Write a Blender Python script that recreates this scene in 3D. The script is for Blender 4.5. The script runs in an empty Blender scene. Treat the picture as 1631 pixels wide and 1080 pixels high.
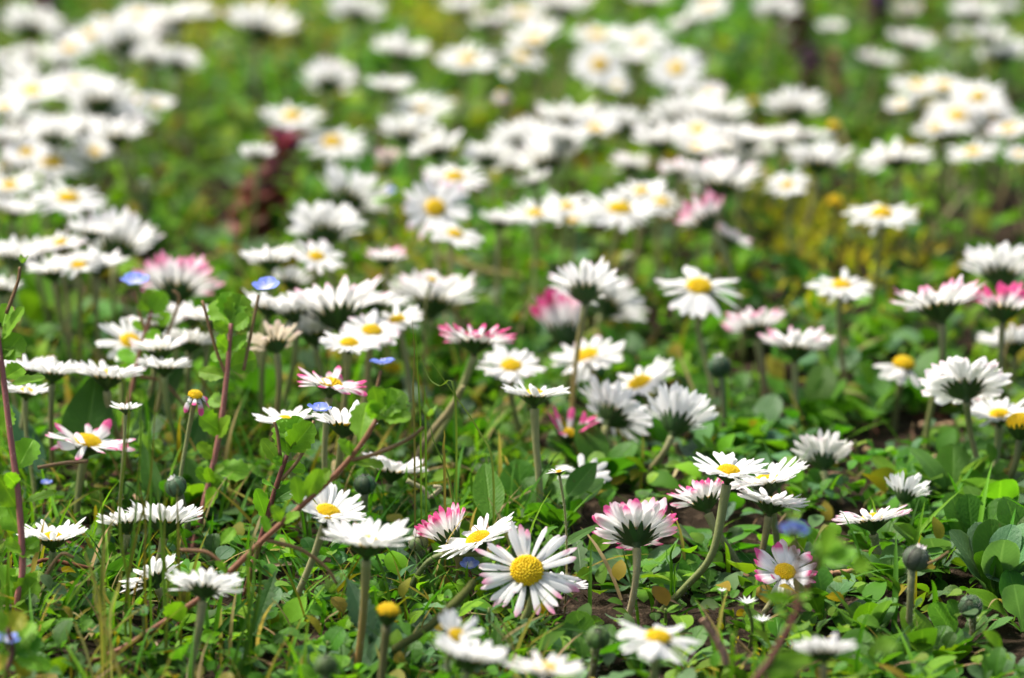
import bpy, math, random
import numpy as np
from mathutils import Vector, Matrix

# ------------------------------------------------------------------ camera, sky, sun, exposure
PITCH = math.radians(15.0)
CAM_H = 0.345
LENS = 150.0
FPX = LENS / 36.0 * 1631.0
FOCUS = 1.085
FSTOP = 11.0
SUN_EL, SUN_AZ = math.radians(58), math.radians(-66)

scene = bpy.context.scene
C = scene.collection
camd = bpy.data.cameras.new('camera')
cam = bpy.data.objects.new('camera', camd)
C.objects.link(cam)
cam.location = (0, 0, CAM_H)
cam.rotation_euler = (math.radians(90) - PITCH, 0, 0)
camd.lens = LENS
camd.sensor_width = 36.0
camd.clip_start = 0.01
camd.clip_end = 200
camd.dof.use_dof = True
camd.dof.focus_distance = FOCUS
camd.dof.aperture_fstop = FSTOP
scene.camera = cam

world = bpy.data.worlds.new('World')
scene.world = world
world.use_nodes = True
wn = world.node_tree.nodes
bg = wn['Background']
sky = wn.new('ShaderNodeTexSky')
sky.sky_type = 'NISHITA'
sky.sun_disc = False
sky.sun_elevation = SUN_EL
sky.sun_rotation = SUN_AZ
sky.dust_density = 5.0
sky.air_density = 0.8
sky.ozone_density = 0.4
world.node_tree.links.new(sky.outputs[0], bg.inputs[0])
bg.inputs[1].default_value = 0.138

sund = bpy.data.lights.new('sun', 'SUN')
sund.energy = 3.5
sund.angle = math.radians(8.0)
sund.color = (1.0, 0.95, 0.87)
sun = bpy.data.objects.new('sun', sund)
C.objects.link(sun)
sdir = Vector((math.cos(SUN_EL) * math.sin(SUN_AZ), math.cos(SUN_EL) * math.cos(SUN_AZ), math.sin(SUN_EL)))
sun.rotation_euler = sdir.to_track_quat('Z', 'Y').to_euler()
sun.location = sdir * 5

scene.view_settings.view_transform = 'Standard'
scene.view_settings.look = 'None'
scene.view_settings.exposure = 0.84
scene.view_settings.gamma = 1.0
scene.cycles.max_bounces = 8
scene.cycles.transparent_max_bounces = 4

FW = np.array([0, math.cos(PITCH), -math.sin(PITCH)])
UP = np.array([0, math.sin(PITCH), math.cos(PITCH)])
RT = np.array([1.0, 0, 0])
CAM = np.array([0, 0, CAM_H])


def ray(u, v):
    return FW + RT * ((u - 815.5) / FPX) - UP * ((v - 540.0) / FPX)


def P(u, v, d):
    """the place at distance d along the view axis"""
    return CAM + ray(u, v) * d


def G(u, v, z=0.0):
    r = ray(u, v)
    return CAM + r * ((z - CAM_H) / r[2])


def depth_of(p):
    return float(np.dot(np.asarray(p) - CAM, FW))


def to_px(p):
    q = np.asarray(p) - CAM
    d = q @ FW
    return 815.5 + FPX * (q @ RT) / d, 540 - FPX * (q @ UP) / d, d


def lerp(a, b, t):
    return a + (b - a) * t


# ------------------------------------------------------------------ materials
def new_mat(name):
    m = bpy.data.materials.new(name)
    m.use_nodes = True
    nt = m.node_tree
    nt.nodes.clear()
    return m, nt.nodes, nt.links


def attr(n, name):
    a = n.new('ShaderNodeAttribute')
    a.attribute_name = name
    return a


def mixc(n, l, fac, a, b, mode='MIX'):
    x = n.new('ShaderNodeMix')
    x.data_type = 'RGBA'
    x.blend_type = mode
    for sock, val in ((x.inputs[0], fac), (x.inputs[6], a), (x.inputs[7], b)):
        if hasattr(val, 'is_linked'):
            l.new(val, sock)
        elif isinstance(val, (int, float)):
            sock.default_value = val
        else:
            sock.default_value = (*val, 1.0)
    return x.outputs[2]


def mth(n, l, op, a, b=0.0, c=None, clamp=False):
    x = n.new('ShaderNodeMath')
    x.operation = op
    x.use_clamp = clamp
    for i, val in enumerate((a, b) if c is None else (a, b, c)):
        if hasattr(val, 'is_linked'):
            l.new(val, x.inputs[i])
        else:
            x.inputs[i].default_value = val
    return x.outputs[0]


def noise(n, l, scale, detail=3.0, coord=None):
    t = n.new('ShaderNodeTexNoise')
    t.inputs['Scale'].default_value = scale
    t.inputs['Detail'].default_value = detail
    if coord is None:
        g = n.new('ShaderNodeNewGeometry')
        coord = g.outputs['Position']
    l.new(coord, t.inputs['Vector'])
    return t.outputs['Fac']


def surf(n, l, col, rough, spec=0.35, trans=0.0, tcol=None, bump=None, bstr=0.3, bdist=0.0005):
    b = n.new('ShaderNodeBsdfPrincipled')
    l.new(col, b.inputs['Base Color'])
    if hasattr(rough, 'is_linked'):
        l.new(rough, b.inputs['Roughness'])
    else:
        b.inputs['Roughness'].default_value = rough
    b.inputs['Specular IOR Level'].default_value = spec
    out = n.new('ShaderNodeOutputMaterial')
    bn = None
    if bump is not None:
        bm_ = n.new('ShaderNodeBump')
        bm_.inputs['Strength'].default_value = bstr
        bm_.inputs['Distance'].default_value = bdist
        l.new(bump, bm_.inputs['Height'])
        l.new(bm_.outputs[0], b.inputs['Normal'])
    if trans > 0:
        t = n.new('ShaderNodeBsdfTranslucent')
        l.new(tcol if tcol is not None else col, t.inputs['Color'])
        mx = n.new('ShaderNodeMixShader')
        mx.inputs[0].default_value = trans
        l.new(b.outputs[0], mx.inputs[1])
        l.new(t.outputs[0], mx.inputs[2])
        l.new(mx.outputs[0], out.inputs[0])
    else:
        l.new(b.outputs[0], out.inputs[0])


def sep(n, l, v):
    s = n.new('ShaderNodeSeparateXYZ')
    l.new(v, s.inputs[0])
    return s.outputs


# petals: white, pink towards the tip by the amount in the object's own colour
m, n, l = new_mat('petal')
ts = sep(n, l, attr(n, 'ts').outputs['Vector'])
oi = n.new('ShaderNodeObjectInfo')
pk = sep(n, l, oi.outputs['Color'])
start = mth(n, l, 'SUBTRACT', 1.02, mth(n, l, 'MULTIPLY', pk[0], 0.62))
start = mth(n, l, 'ADD', start, mth(n, l, 'MULTIPLY', mth(n, l, 'SUBTRACT', ts[2], 0.5), 0.34))
fac = mth(n, l, 'MULTIPLY', mth(n, l, 'SUBTRACT', ts[0], start), 3.3, clamp=True)
fac = mth(n, l, 'MULTIPLY', fac, mth(n, l, 'MINIMUM', mth(n, l, 'MULTIPLY', pk[0], 2.2), 1.0))
edge = mth(n, l, 'ABSOLUTE', ts[1])
vein = mth(n, l, 'ABSOLUTE', mth(n, l, 'SINE', mth(n, l, 'MULTIPLY', ts[1], 7.0)))
white = mixc(n, l, mth(n, l, 'MULTIPLY', mth(n, l, 'SUBTRACT', 0.30, ts[0]), 2.0, clamp=True), (0.90, 0.90, 0.88), (0.78, 0.80, 0.60))
white = mixc(n, l, mth(n, l, 'MULTIPLY', vein, 0.06), white, (0.72, 0.72, 0.74))
white = mixc(n, l, pk[1], white, (0.62, 0.53, 0.36))
pinkc = mixc(n, l, mth(n, l, 'MULTIPLY', mth(n, l, 'MULTIPLY', fac, fac), pk[2]), (0.86, 0.50, 0.64), (0.78, 0.11, 0.32))
pcol = mixc(n, l, fac, white, pinkc)
surf(n, l, pcol, 0.55, 0.25, 0.50, pcol, bump=vein, bstr=0.25, bdist=0.0002)
M_PETAL = m

m, n, l = new_mat('floret_yellow')
tint = attr(n, 'tint').outputs['Color']
col = mixc(n, l, noise(n, l, 2600, 2), tint, (0.80, 0.52, 0.01))
surf(n, l, col, 0.6, 0.2, 0.12, col, bump=noise(n, l, 1800, 2), bstr=0.6, bdist=0.0004)
M_DISC = m


def tint_mat(name, rough, spec, trans, tr_boost=(1.35, 1.4, 0.5), leafy=False, bscale=900, bstr=0.25, var=0.25):
    m, n, l = new_mat(name)
    tint = attr(n, 'tint').outputs['Color']
    nz = noise(n, l, bscale, 4)
    col = mixc(n, l, mth(n, l, 'MULTIPLY', nz, var * 2), tint, mixc(n, l, 1.0, tint, (0.55, 0.6, 0.5), 'MULTIPLY'))
    h = nz
    if leafy:
        ts = sep(n, l, attr(n, 'ts').outputs['Vector'])
        ab = mth(n, l, 'ABSOLUTE', ts[1])
        rib = mth(n, l, 'SUBTRACT', 1.0, mth(n, l, 'MULTIPLY', ab, 9.0), clamp=True)
        side = mth(n, l, 'SINE', mth(n, l, 'MULTIPLY', mth(n, l, 'SUBTRACT', ts[0], mth(n, l, 'MULTIPLY', ab, 0.22)), 44.0))
        side = mth(n, l, 'POWER', mth(n, l, 'ABSOLUTE', side), 6.0)
        pale = mixc(n, l, 1.0, tint, (1.9, 1.6, 1.9), 'MULTIPLY')
        col = mixc(n, l, mth(n, l, 'MULTIPLY', rib, 0.5), col, pale)
        col = mixc(n, l, mth(n, l, 'MULTIPLY', side, 0.05), col, pale)
        # a few brown specks and a yellowed rim: marks the leaves themselves have
        sp = noise(n, l, 420, 2)
        spf = mth(n, l, 'MULTIPLY', mth(n, l, 'SUBTRACT', sp, 0.69), 9.0, clamp=True)
        col = mixc(n, l, mth(n, l, 'MULTIPLY', spf, 0.6), col, (0.10, 0.07, 0.02))
        rim = mth(n, l, 'MULTIPLY', mth(n, l, 'SUBTRACT', ab, 0.86), 4.0, clamp=True)
        col = mixc(n, l, mth(n, l, 'MULTIPLY', rim, 0.5), col, pale)
        h = mth(n, l, 'ADD', mth(n, l, 'MULTIPLY', side, -0.18), mth(n, l, 'ADD', mth(n, l, 'MULTIPLY', rib, -1.0), nz))
    tc = mixc(n, l, 1.0, col, tr_boost, 'MULTIPLY') if trans else None
    surf(n, l, col, rough, spec, trans, tc, bump=h, bstr=bstr, bdist=0.0004)
    return m


M_LEAF = tint_mat('leaf', 0.5, 0.25, 0.42, leafy=True, bstr=0.45)
M_COVER = tint_mat('cover_leaf', 0.6, 0.12, 0.40, bscale=500)
M_STEM = tint_mat('stem', 0.55, 0.3, 0.10, bscale=1500)
M_BRACT = tint_mat('bract', 0.6, 0.25, 0.05, bscale=1200)
M_DRY = tint_mat('dry_matter', 0.8, 0.15, 0.08, (1.2, 1.1, 0.9), bscale=1200, var=0.4)
M_BLUE = tint_mat('blue_petal', 0.5, 0.25, 0.35, (1.1, 1.1, 1.1), bscale=800, var=0.1)

m, n, l = new_mat('hair')
rgb = n.new('ShaderNodeRGB')
rgb.outputs[0].default_value = (0.62, 0.62, 0.52, 1)
surf(n, l, rgb.outputs[0], 0.5, 0.3, 0.5)
M_HAIR = m

m, n, l = new_mat('soil')
n1, n2 = noise(n, l, 60, 6), noise(n, l, 420, 6)
col = mixc(n, l, n1, (0.014, 0.009, 0.005), (0.042, 0.029, 0.018))
col = mixc(n, l, mth(n, l, 'MULTIPLY', mth(n, l, 'SUBTRACT', n2, 0.5), 4.0, clamp=True), col, (0.095, 0.066, 0.043))
surf(n, l, col, 0.95, 0.1, 0, bump=mth(n, l, 'ADD', n2, noise(n, l, 1400, 4)), bstr=0.9, bdist=0.0016)
M_SOIL = m


# ------------------------------------------------------------------ mesh helpers
class MB:
    """collects pieces and links them as ONE mesh object"""

    def __init__(self):
        self.v, self.f, self.t, self.s, self.k = [], [], [], [], 0

    def add(self, verts, faces, tint=(1, 1, 1), ts=None):
        verts = np.asarray(verts, float).reshape(-1, 3)
        k = self.k
        self.v.append(verts)
        self.f.extend([tuple(i + k for i in f) for f in faces])
        tint = np.asarray(tint, float)
        if tint.ndim == 1:
            tint = np.tile(tint, (len(verts), 1))
        self.t.append(tint)
        self.s.append(np.zeros((len(verts), 3)) if ts is None else np.asarray(ts, float))
        self.k += len(verts)
        return self

    def mesh(self, name, mat, smooth=True):
        v = np.concatenate(self.v)
        me = bpy.data.meshes.new(name)
        me.from_pydata(v.tolist(), [], self.f)
        t = np.concatenate(self.t)
        a = me.attributes.new('tint', 'FLOAT_COLOR', 'POINT')
        a.data.foreach_set('color', np.concatenate([t, np.ones((len(t), 1))], 1).astype(np.float32).ravel())
        a = me.attributes.new('ts', 'FLOAT_VECTOR', 'POINT')
        a.data.foreach_set('vector', np.concatenate(self.s).astype(np.float32).ravel())
        me.materials.append(mat)
        if smooth:
            me.polygons.foreach_set('use_smooth', [True] * len(me.polygons))
        return me

    def build(self, name, mat, parent=None, smooth=True):
        return link(name, self.mesh(name, mat, smooth), parent)


def link(name, me, parent=None):
    o = bpy.data.objects.new(name, me)
    C.objects.link(o)
    if parent is not None:
        o.parent = parent
    return o


def tag(o, label=None, cat=None, group=None, kind=None):
    for k, val in (('label', label), ('category', cat), ('group', group), ('kind', kind)):
        if val:
            o[k] = val
    return o


def thing(name, label, cat, loc, group=None):
    o = bpy.data.objects.new(name, None)
    C.objects.link(o)
    o.empty_display_size = 0.005
    o.location = loc
    return tag(o, label, cat, group)


def grid_faces(nt, ns):
    return [(i * ns + j, i * ns + j + 1, (i + 1) * ns + j + 1, (i + 1) * ns + j) for i in range(nt - 1) for j in range(ns - 1)]


def catmull(pts, n):
    p = [np.asarray(q, float) for q in pts]
    if len(p) == 2:
        return np.array([lerp(p[0], p[1], i / n) for i in range(n + 1)])
    p = [2 * p[0] - p[1]] + p + [2 * p[-1] - p[-2]]
    out, segs = [], len(p) - 3
    for i in range(n + 1):
        x = min(i / n * segs, segs - 1e-9)
        k = int(x)
        t = x - k
        a, b, c, d = p[k:k + 4]
        out.append(0.5 * (2 * b + (c - a) * t + (2 * a - 5 * b + 4 * c - d) * t * t + (3 * b - a - 3 * c + d) * t ** 3))
    return np.array(out)


def tube(mb, pts, rad, sides=8, tint=(1, 1, 1), tint2=None, cap=True):
    pts = np.asarray(pts, float)
    n = len(pts)
    rad = np.full(n, rad) if np.isscalar(rad) else np.interp(np.linspace(0, 1, n), np.linspace(0, 1, len(rad)), rad)
    tan = np.gradient(pts, axis=0)
    tan /= np.linalg.norm(tan, axis=1)[:, None] + 1e-12
    ref = np.array([1.0, 0.13, 0.07])
    V, T = [], []
    for i in range(n):
        a = np.cross(tan[i], ref)
        a /= np.linalg.norm(a) + 1e-12
        b = np.cross(tan[i], a)
        for k in range(sides):
            q = 2 * math.pi * k / sides
            V.append(pts[i] + rad[i] * (a * math.cos(q) + b * math.sin(q)))
            T.append(lerp(np.array(tint), np.array(tint2 if tint2 is not None else tint), i / (n - 1)))
    F = [(i * sides + k, i * sides + (k + 1) % sides, (i + 1) * sides + (k + 1) % sides, (i + 1) * sides + k) for i in range(n - 1) for k in range(sides)]
    if cap:
        F.append(tuple((n - 1) * sides + k for k in range(sides)))
        F.append(tuple(reversed(range(sides))))
    mb.add(V, F, np.array(T))


def hairs(pts, rad, rng, n, L):
    """fine pale hairs standing off a stem"""
    mb = MB()
    pts = np.asarray(pts)
    for _ in range(n):
        x = rng.uniform(0.02, 0.97) * (len(pts) - 1)
        i = int(x)
        c = lerp(pts[i], pts[i + 1], x - i)
        tn = pts[i + 1] - pts[i]
        tn = tn / np.linalg.norm(tn)
        r = rng.normal(size=3)
        r -= tn * (r @ tn)
        r /= np.linalg.norm(r)
        s = np.cross(tn, r) * 0.00004
        b = c + r * rad * 0.9
        ln = L * rng.uniform(0.5, 1.2)
        mb.add([b - s, b + s, b + (r + tn * rng.uniform(-0.1, 0.6)) * ln], [(0, 1, 2)])
    return mb


def frame(d, nrm):
    """columns: X across, Y along d, Z near nrm"""
    d = np.asarray(d, float)
    d = d / np.linalg.norm(d)
    x = np.cross(d, nrm)
    x = x / (np.linalg.norm(x) + 1e-12)
    return np.stack([x, d, np.cross(x, d)], 1)


def leaf_width(t, kind):
    if kind == 'spoon':
        pet = 0.16 + 0.10 * t
        q = (t - 0.66) / 0.345
        bl = np.sqrt(np.clip(1 - q * q, 0, 1)) if np.isscalar(t) else np.sqrt(np.clip(1 - q * q, 0, 1))
        return np.maximum(np.where(t < 0.9, pet, 0.05), bl)
    if kind == 'oval':
        return np.clip(np.sin(math.pi * np.clip(t, 0, 1) ** 0.8) ** 0.75, 0.04, 1)
    if kind == 'round':
        q = (t - 0.56) / 0.45
        return np.maximum(np.sqrt(np.clip(1 - q * q, 0, 1)), 0.10 * (t < 0.5) + 0.03)
    if kind == 'lance':
        return np.clip(np.sin(math.pi * np.clip(t, 0, 1) ** 0.65), 0.03, 1)
    return np.clip((1 - t ** 3) * (0.7 + 0.3 * np.sin(t * 3)), 0.02, 1)       # blade


def leaf_mesh(mb, base, d, nrm, L, W, kind='spoon', nt=11, ns=5, fold=0.15, curl=0.4, teeth=0.0, nteeth=6, tint=(.06, .16, .02), wav=0.06, rng=None, twist=0.0):
    if teeth >= .1 and nt >= 15:
        nt = nteeth * 4 + 1
    t = np.linspace(0, 1, nt)
    s = np.linspace(-1, 1, ns)
    w = leaf_width(t, kind)
    if teeth:
        w = w * (1 - teeth * np.abs(((t * nteeth) % 1.0) - 0.5) * 2)
    ang = curl * (t - 0.3)
    dy = np.concatenate([[0], np.cumsum(np.cos(ang[1:]))]) * L / (nt - 1)
    dz = np.concatenate([[0], np.cumsum(-np.sin(ang[1:]))]) * L / (nt - 1)
    ph = rng.uniform(0, 6.28) if rng is not None else 0
    X = (w[:, None] * s[None, :]) * W / 2
    Z = dz[:, None] + fold * np.abs(X) + wav * W * w[:, None] * np.abs(s[None, :]) * np.sin(t[:, None] * 9 + ph + s[None, :] * 2)
    Y = np.repeat(dy[:, None], ns, 1)
    if twist:
        a = twist * t[:, None]
        X, Z = X * np.cos(a) - (Z - dz[:, None]) * np.sin(a), dz[:, None] + X * np.sin(a) + (Z - dz[:, None]) * np.cos(a)
    loc = np.stack([X, Y, Z], -1).reshape(-1, 3)
    R = frame(d, nrm)
    ts = np.stack([np.repeat(t, ns), np.tile(s, nt), np.full(nt * ns, rng.random() if rng is not None else .5)], 1)
    mb.add(np.asarray(base) + loc @ R.T, grid_faces(nt, ns), tint, ts)


def vary(col, rng, a=0.18):
    k = 1 + rng.uniform(-a, a)
    return np.clip(np.array(col) * k * (1 + rng.uniform(-a * 0.5, a * 0.5, 3)), 0.002, 0.95)


GREEN = (0.062, 0.192, 0.013)
BRIGHT = (0.138, 0.315, 0.016)
BLUISH = (0.095, 0.210, 0.080)
OLIVE = (0.20, 0.19, 0.018)
DARK = (0.036, 0.110, 0.012)
YELLOW = (0.30, 0.27, 0.02)


# ------------------------------------------------------------------ the ground and what nobody could count
def vnoise(x, y, seed):
    r = np.random.default_rng(seed)
    tab = r.random((256, 256))
    xi, yi = np.floor(x).astype(int), np.floor(y).astype(int)
    fx, fy = x - xi, y - yi
    fx, fy = fx * fx * (3 - 2 * fx), fy * fy * (3 - 2 * fy)
    g = lambda a, b: tab[a % 256, b % 256]
    return lerp(lerp(g(xi, yi), g(xi + 1, yi), fx), lerp(g(xi, yi + 1), g(xi + 1, yi + 1), fx), fy)


def ground_z(x, y):
    x, y = np.asarray(x, float), np.asarray(y, float)
    z = (vnoise(x * 18, y * 18, 1) - 0.5) * 0.007 + (vnoise(x * 70, y * 70, 2) - 0.5) * 0.0035 + (vnoise(x * 220, y * 220, 3) - 0.5) * 0.0016
    return z - 0.002


def outer(a, b, step, far):
    fine = np.arange(a, b, step)
    g, x, d = [], b, step
    while x < far:
        d *= 1.35
        x += d
        g.append(x)
    return fine, np.array(g)


xf, xg = outer(-0.36, 0.36, 0.0028, 40)
gx = np.concatenate([-xg[::-1], xf, xg])
yf, yg = outer(0.8, 2.1, 0.0040, 60)
gy = np.concatenate([0.8 - (yg[:22][::-1] - 2.1), yf, yg])
XX, YY = np.meshgrid(gx, gy)
ZZ = ground_z(XX, YY)
mb = MB()
mb.add(np.stack([XX, YY, ZZ], -1).reshape(-1, 3), grid_faces(len(gy), len(gx)))
ground = tag(mb.build('ground', M_SOIL), 'dark crumbly soil between the meadow plants', None, None, 'structure')

R0 = np.random.default_rng(11)

# bare or brown spots, in the ground's own metres
SPOTS = [(G(u, v), ru, rv * 1.5) for u, v, ru, rv in (
    (1600, 1030, .010, .018), (1540, 1060, .010, .012), (1400, 690, .020, .022), (1480, 665, .014, .018), (1110, 850, .010, .016), (1190, 890, .009, .012),
    (1330, 760, .010, .014), (380, 350, .010, .03), (1590, 350, .012, .04), (1100, 1010, .008, .016), (930, 960, .008, .012),
    (1270, 640, .010, .02), (950, 840, .008, .014), (1180, 560, .010, .03))]
MOSS = [(G(u, v), ru, rv * 1.5) for u, v, ru, rv in (
    (1290, 405, .016, .05), (1390, 430, .012, .035), (1340, 415, .014, .04), (1170, 1045, .011, .013), (430, 50, .02, .03), (700, 50, .016, .03), (640, 430, .010, .02),
    (310, 70, .008, .04), (1130, 1060, .008, .008))]


def blob(x, y, spots):
    k = np.zeros_like(x)
    for p, ru, rv in spots:
        k = np.maximum(k, np.exp(-(((x - p[0]) / ru) ** 2 + ((y - p[1]) / rv) ** 2)))
    return k


def scatter(n, rng, y0=0.82, y1=2.5, margin=0.10):
    out = []
    while len(out) < n:
        y = rng.uniform(y0, y1, n * 2)
        x = rng.uniform(-0.42, 0.42, n * 2)
        ok = np.abs(x) < 0.13 * y + margin
        out = np.stack([x[ok], y[ok]], 1) if not len(out) else np.concatenate([out, np.stack([x[ok], y[ok]], 1)])
    return out[:n]


def bulk(name, pts, z, size, tpl, faces, tints, rng, mat, tilt=(0.2, 1.2), aspect=None, tts=None, azim=None):
    """many copies of one little shape in one mesh; tpl lies along +Y with normal +Z"""
    n = len(pts)
    az = rng.uniform(0, 2 * math.pi, n) if azim is None else azim
    el = rng.uniform(*tilt, n)
    ro = rng.normal(0, 0.45, n)
    t = np.tile(tpl[None], (n, 1, 1)) * size[:, None, None]
    if aspect is not None:
        t[:, :, 0] *= aspect[:, None]
    c, s = np.cos(ro)[:, None], np.sin(ro)[:, None]
    x, zz = t[:, :, 0] * c + t[:, :, 2] * s, -t[:, :, 0] * s + t[:, :, 2] * c
    y = t[:, :, 1]
    c, s = np.cos(el)[:, None], np.sin(el)[:, None]
    y, zz = y * c - zz * s, y * s + zz * c
    c, s = np.cos(az)[:, None], np.sin(az)[:, None]
    x, y = x * c - y * s, x * s + y * c
    V = np.stack([x + pts[:, 0:1], y + pts[:, 1:2], zz + z[:, None]], -1).reshape(-1, 3)
    nv = len(tpl)
    fa = np.asarray(faces)
    Fq = (fa[None] + (np.arange(n) * nv)[:, None, None]).reshape(-1, fa.shape[1])
    me = bpy.data.meshes.new(name)
    k = fa.shape[1]
    me.vertices.add(len(V))
    me.vertices.foreach_set('co', V.astype(np.float32).ravel())
    me.loops.add(Fq.size)
    me.loops.foreach_set('vertex_index', Fq.astype(np.int32).ravel())
    me.polygons.add(len(Fq))
    me.polygons.foreach_set('loop_start', (np.arange(len(Fq)) * k).astype(np.int32))
    me.polygons.foreach_set('use_smooth', np.ones(len(Fq), bool))
    me.update()
    T = np.repeat(np.concatenate([tints, np.ones((n, 1))], 1), nv, 0)
    a = me.attributes.new('tint', 'FLOAT_COLOR', 'POINT')
    a.data.foreach_set('color', T.astype(np.float32).ravel())
    if tts is not None:
        a = me.attributes.new('ts', 'FLOAT_VECTOR', 'POINT')
        a.data.foreach_set('vector', np.tile(tts, (n, 1)).astype(np.float32).ravel())
    me.materials.append(mat)
    return link(name, me)


def template(kind, nt=7, ns=3, fold=0.2, curl=0.7, W=0.62, teeth=0.0, nteeth=5):
    q = MB()
    leaf_mesh(q, (0, 0, 0), (0, 1, 0), (0, 0, 1), 1.0, W, kind, nt, ns, fold, curl, teeth, nteeth, wav=0.03)
    return np.concatenate(q.v), q.f, np.concatenate(q.s)


def pick_tints(n, rng, opts, w, a=0.22):
    base = np.array(opts)[rng.choice(len(opts), n, p=np.array(w) / sum(w))]
    return np.clip(base * (1 + rng.uniform(-a, a, (n, 1))) * (1 + rng.uniform(-a / 2, a / 2, (n, 3))), .003, .9)


def cover(name, label, n, kind, size, opts, w, tilt, zr, seed, W=0.62, teeth=0, power=1.0, y0=.82, y1=2.5, thin_near=0.0, mat=None, nt=7, ns=3, curl=0.7, near=1.0):
    rng = np.random.default_rng(seed)
    p = scatter(n, rng, y0, y1)
    clump = vnoise(p[:, 0] * 42, p[:, 1] * 34, seed + 50)
    bare = blob(p[:, 0], p[:, 1], SPOTS)
    keep = (rng.random(n) < 0.35 + 0.9 * clump) & (rng.random(n) > bare * 1.15)
    keep &= rng.random(n) > .8 * blob(p[:, 0], p[:, 1], MOSS) * (label[:3] != 'low')
    keep &= rng.random(n) > thin_near * (p[:, 1] < 1.10) * (p[:, 0] > 0.015)
    p = p[keep]
    clump = clump[keep]
    m = len(p)
    tn = pick_tints(m, rng, opts, w)
    warm = vnoise(p[:, 0] * 14, p[:, 1] * 10, 77)[:, None]
    far = np.clip((p[:, 1] - 1.28) / .35, 0, 1)[:, None]
    tn = tn * (1 + far * np.array([.20, .08, .0])) * (0.75 + 0.5 * warm) * np.concatenate([0.8 + 0.5 * vnoise(p[:, 0] * 20, p[:, 1] * 12, 78)[:, None], np.ones((m, 2))], 1)
    z = ground_z(p[:, 0], p[:, 1]) + rng.uniform(*zr, m) * (0.3 + clump)
    sz = rng.uniform(*size, m) * (0.7 + 0.3 * rng.random(m)) * np.where((p[:, 1] < 1.22) & (p[:, 0] < .03), near, 1.0)
    v, f, s = template(kind, W=W, teeth=teeth, nt=nt, ns=ns, curl=curl)
    o = bulk(name, p, z, sz, v, f, tn, rng, mat or M_COVER, tilt, rng.uniform(.7, 1.25, m), s)
    return tag(o, label, None, None, 'stuff')


cover('ground_cover', 'dense green carpet of small oval leaves between the daisies', 34000, 'oval', (.006, .0125), [GREEN, BRIGHT, BLUISH, DARK, OLIVE], [.40, .33, .08, .09, .10], (0.0, 1.15), (-.001, .010), 5, thin_near=.55, near=.74)
cover('ground_cover', 'low rounded bluish green leaves close to the soil', 9000, 'round', (.006, .012), [BLUISH, GREEN, BRIGHT, (.10, .19, .10)], [.38, .3, .15, .17], (-.1, .9), (.001, .009), 6, W=.85, thin_near=.5, near=.66, mat=M_LEAF, nt=8, ns=5)
cover('ground_cover', 'tiny toothed leaves of creeping weeds at the front of the meadow', 9500, 'round', (.0035, .0080), [GREEN, BRIGHT, DARK, BLUISH, OLIVE], [.4, .22, .16, .14, .06], (-.2, 1.2), (.0, .012), 7, W=.9, teeth=.22, y0=.82, y1=1.27, thin_near=.5, mat=M_LEAF, nt=12, ns=5)
cover('ground_cover', 'narrow toothed dark green leaves lying over one another', 1500, 'lance', (.009, .020), [GREEN, DARK, BLUISH], [.5, .3, .2], (.0, .7), (.002, .009), 8, W=.32, teeth=.45, y0=.82, y1=1.32, thin_near=.5, mat=M_LEAF, nt=16, ns=5)

# grass blades
rng = np.random.default_rng(21)
p = scatter(3600, rng)
wl = np.where(p[:, 0] < 0.0, 1.0, 0.45) * np.where(p[:, 1] > 1.40, 1.2, .8)
p = p[rng.random(len(p)) < wl * 0.8 * (1 - blob(p[:, 0], p[:, 1], SPOTS))]
v, f, s = template('blade', nt=7, ns=3, fold=.3, curl=.6, W=.05)
tn = pick_tints(len(p), rng, [GREEN, BRIGHT, OLIVE, (.30, .24, .10)], [.45, .3, .15, .10])
tag(bulk('grass', p, ground_z(p[:, 0], p[:, 1]), rng.uniform(.012, .034, len(p)), v, f, tn, rng, M_COVER, (.7, 1.55), None, s), 'thin short grass blades scattered among the daisies', None, None, 'stuff')

rng = np.random.default_rng(22)
p = scatter(9000, rng, .84, 1.3)
p = p[rng.random(len(p)) < np.where(p[:, 0] < .01, .9, .14) * (1 - blob(p[:, 0], p[:, 1], SPOTS))]
v, f, s = template('blade', nt=7, ns=3, fold=.3, curl=.9, W=.045)
tn = pick_tints(len(p), rng, [GREEN, BRIGHT, OLIVE, (.34, .27, .12), DARK], [.35, .25, .15, .15, .10])
tag(bulk('grass', p, ground_z(p[:, 0], p[:, 1]), rng.uniform(.009, .030, len(p)), v, f, tn, rng, M_COVER, (.3, 1.5), None, s), 'fine short grass and thin stems at the front of the meadow', None, None, 'stuff')

# moss
rng = np.random.default_rng(31)
p = scatter(90000, rng)
p = p[rng.random(len(p)) < np.clip(blob(p[:, 0], p[:, 1], MOSS) * 1.5, 0, .95)]
v, f, s = template('lance', nt=4, ns=2, W=.35, curl=.3)
tn = pick_tints(len(p), rng, [(.42, .39, .025), (.32, .35, .02), (.44, .35, .03), (.22, .25, .02)], [.35, .3, .2, .15])
tag(bulk('moss', p, ground_z(p[:, 0], p[:, 1]) + rng.uniform(.001, .015, len(p)) * np.where(p[:, 1] < 1.2, .3, 1), rng.uniform(.003, .008, len(p)) * np.where(p[:, 1] < 1.2, .45, 1), v, f, tn, rng, M_COVER, (.2, 1.5), None, s), 'yellow green moss cushions on the soil', None, None, 'stuff')

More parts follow.
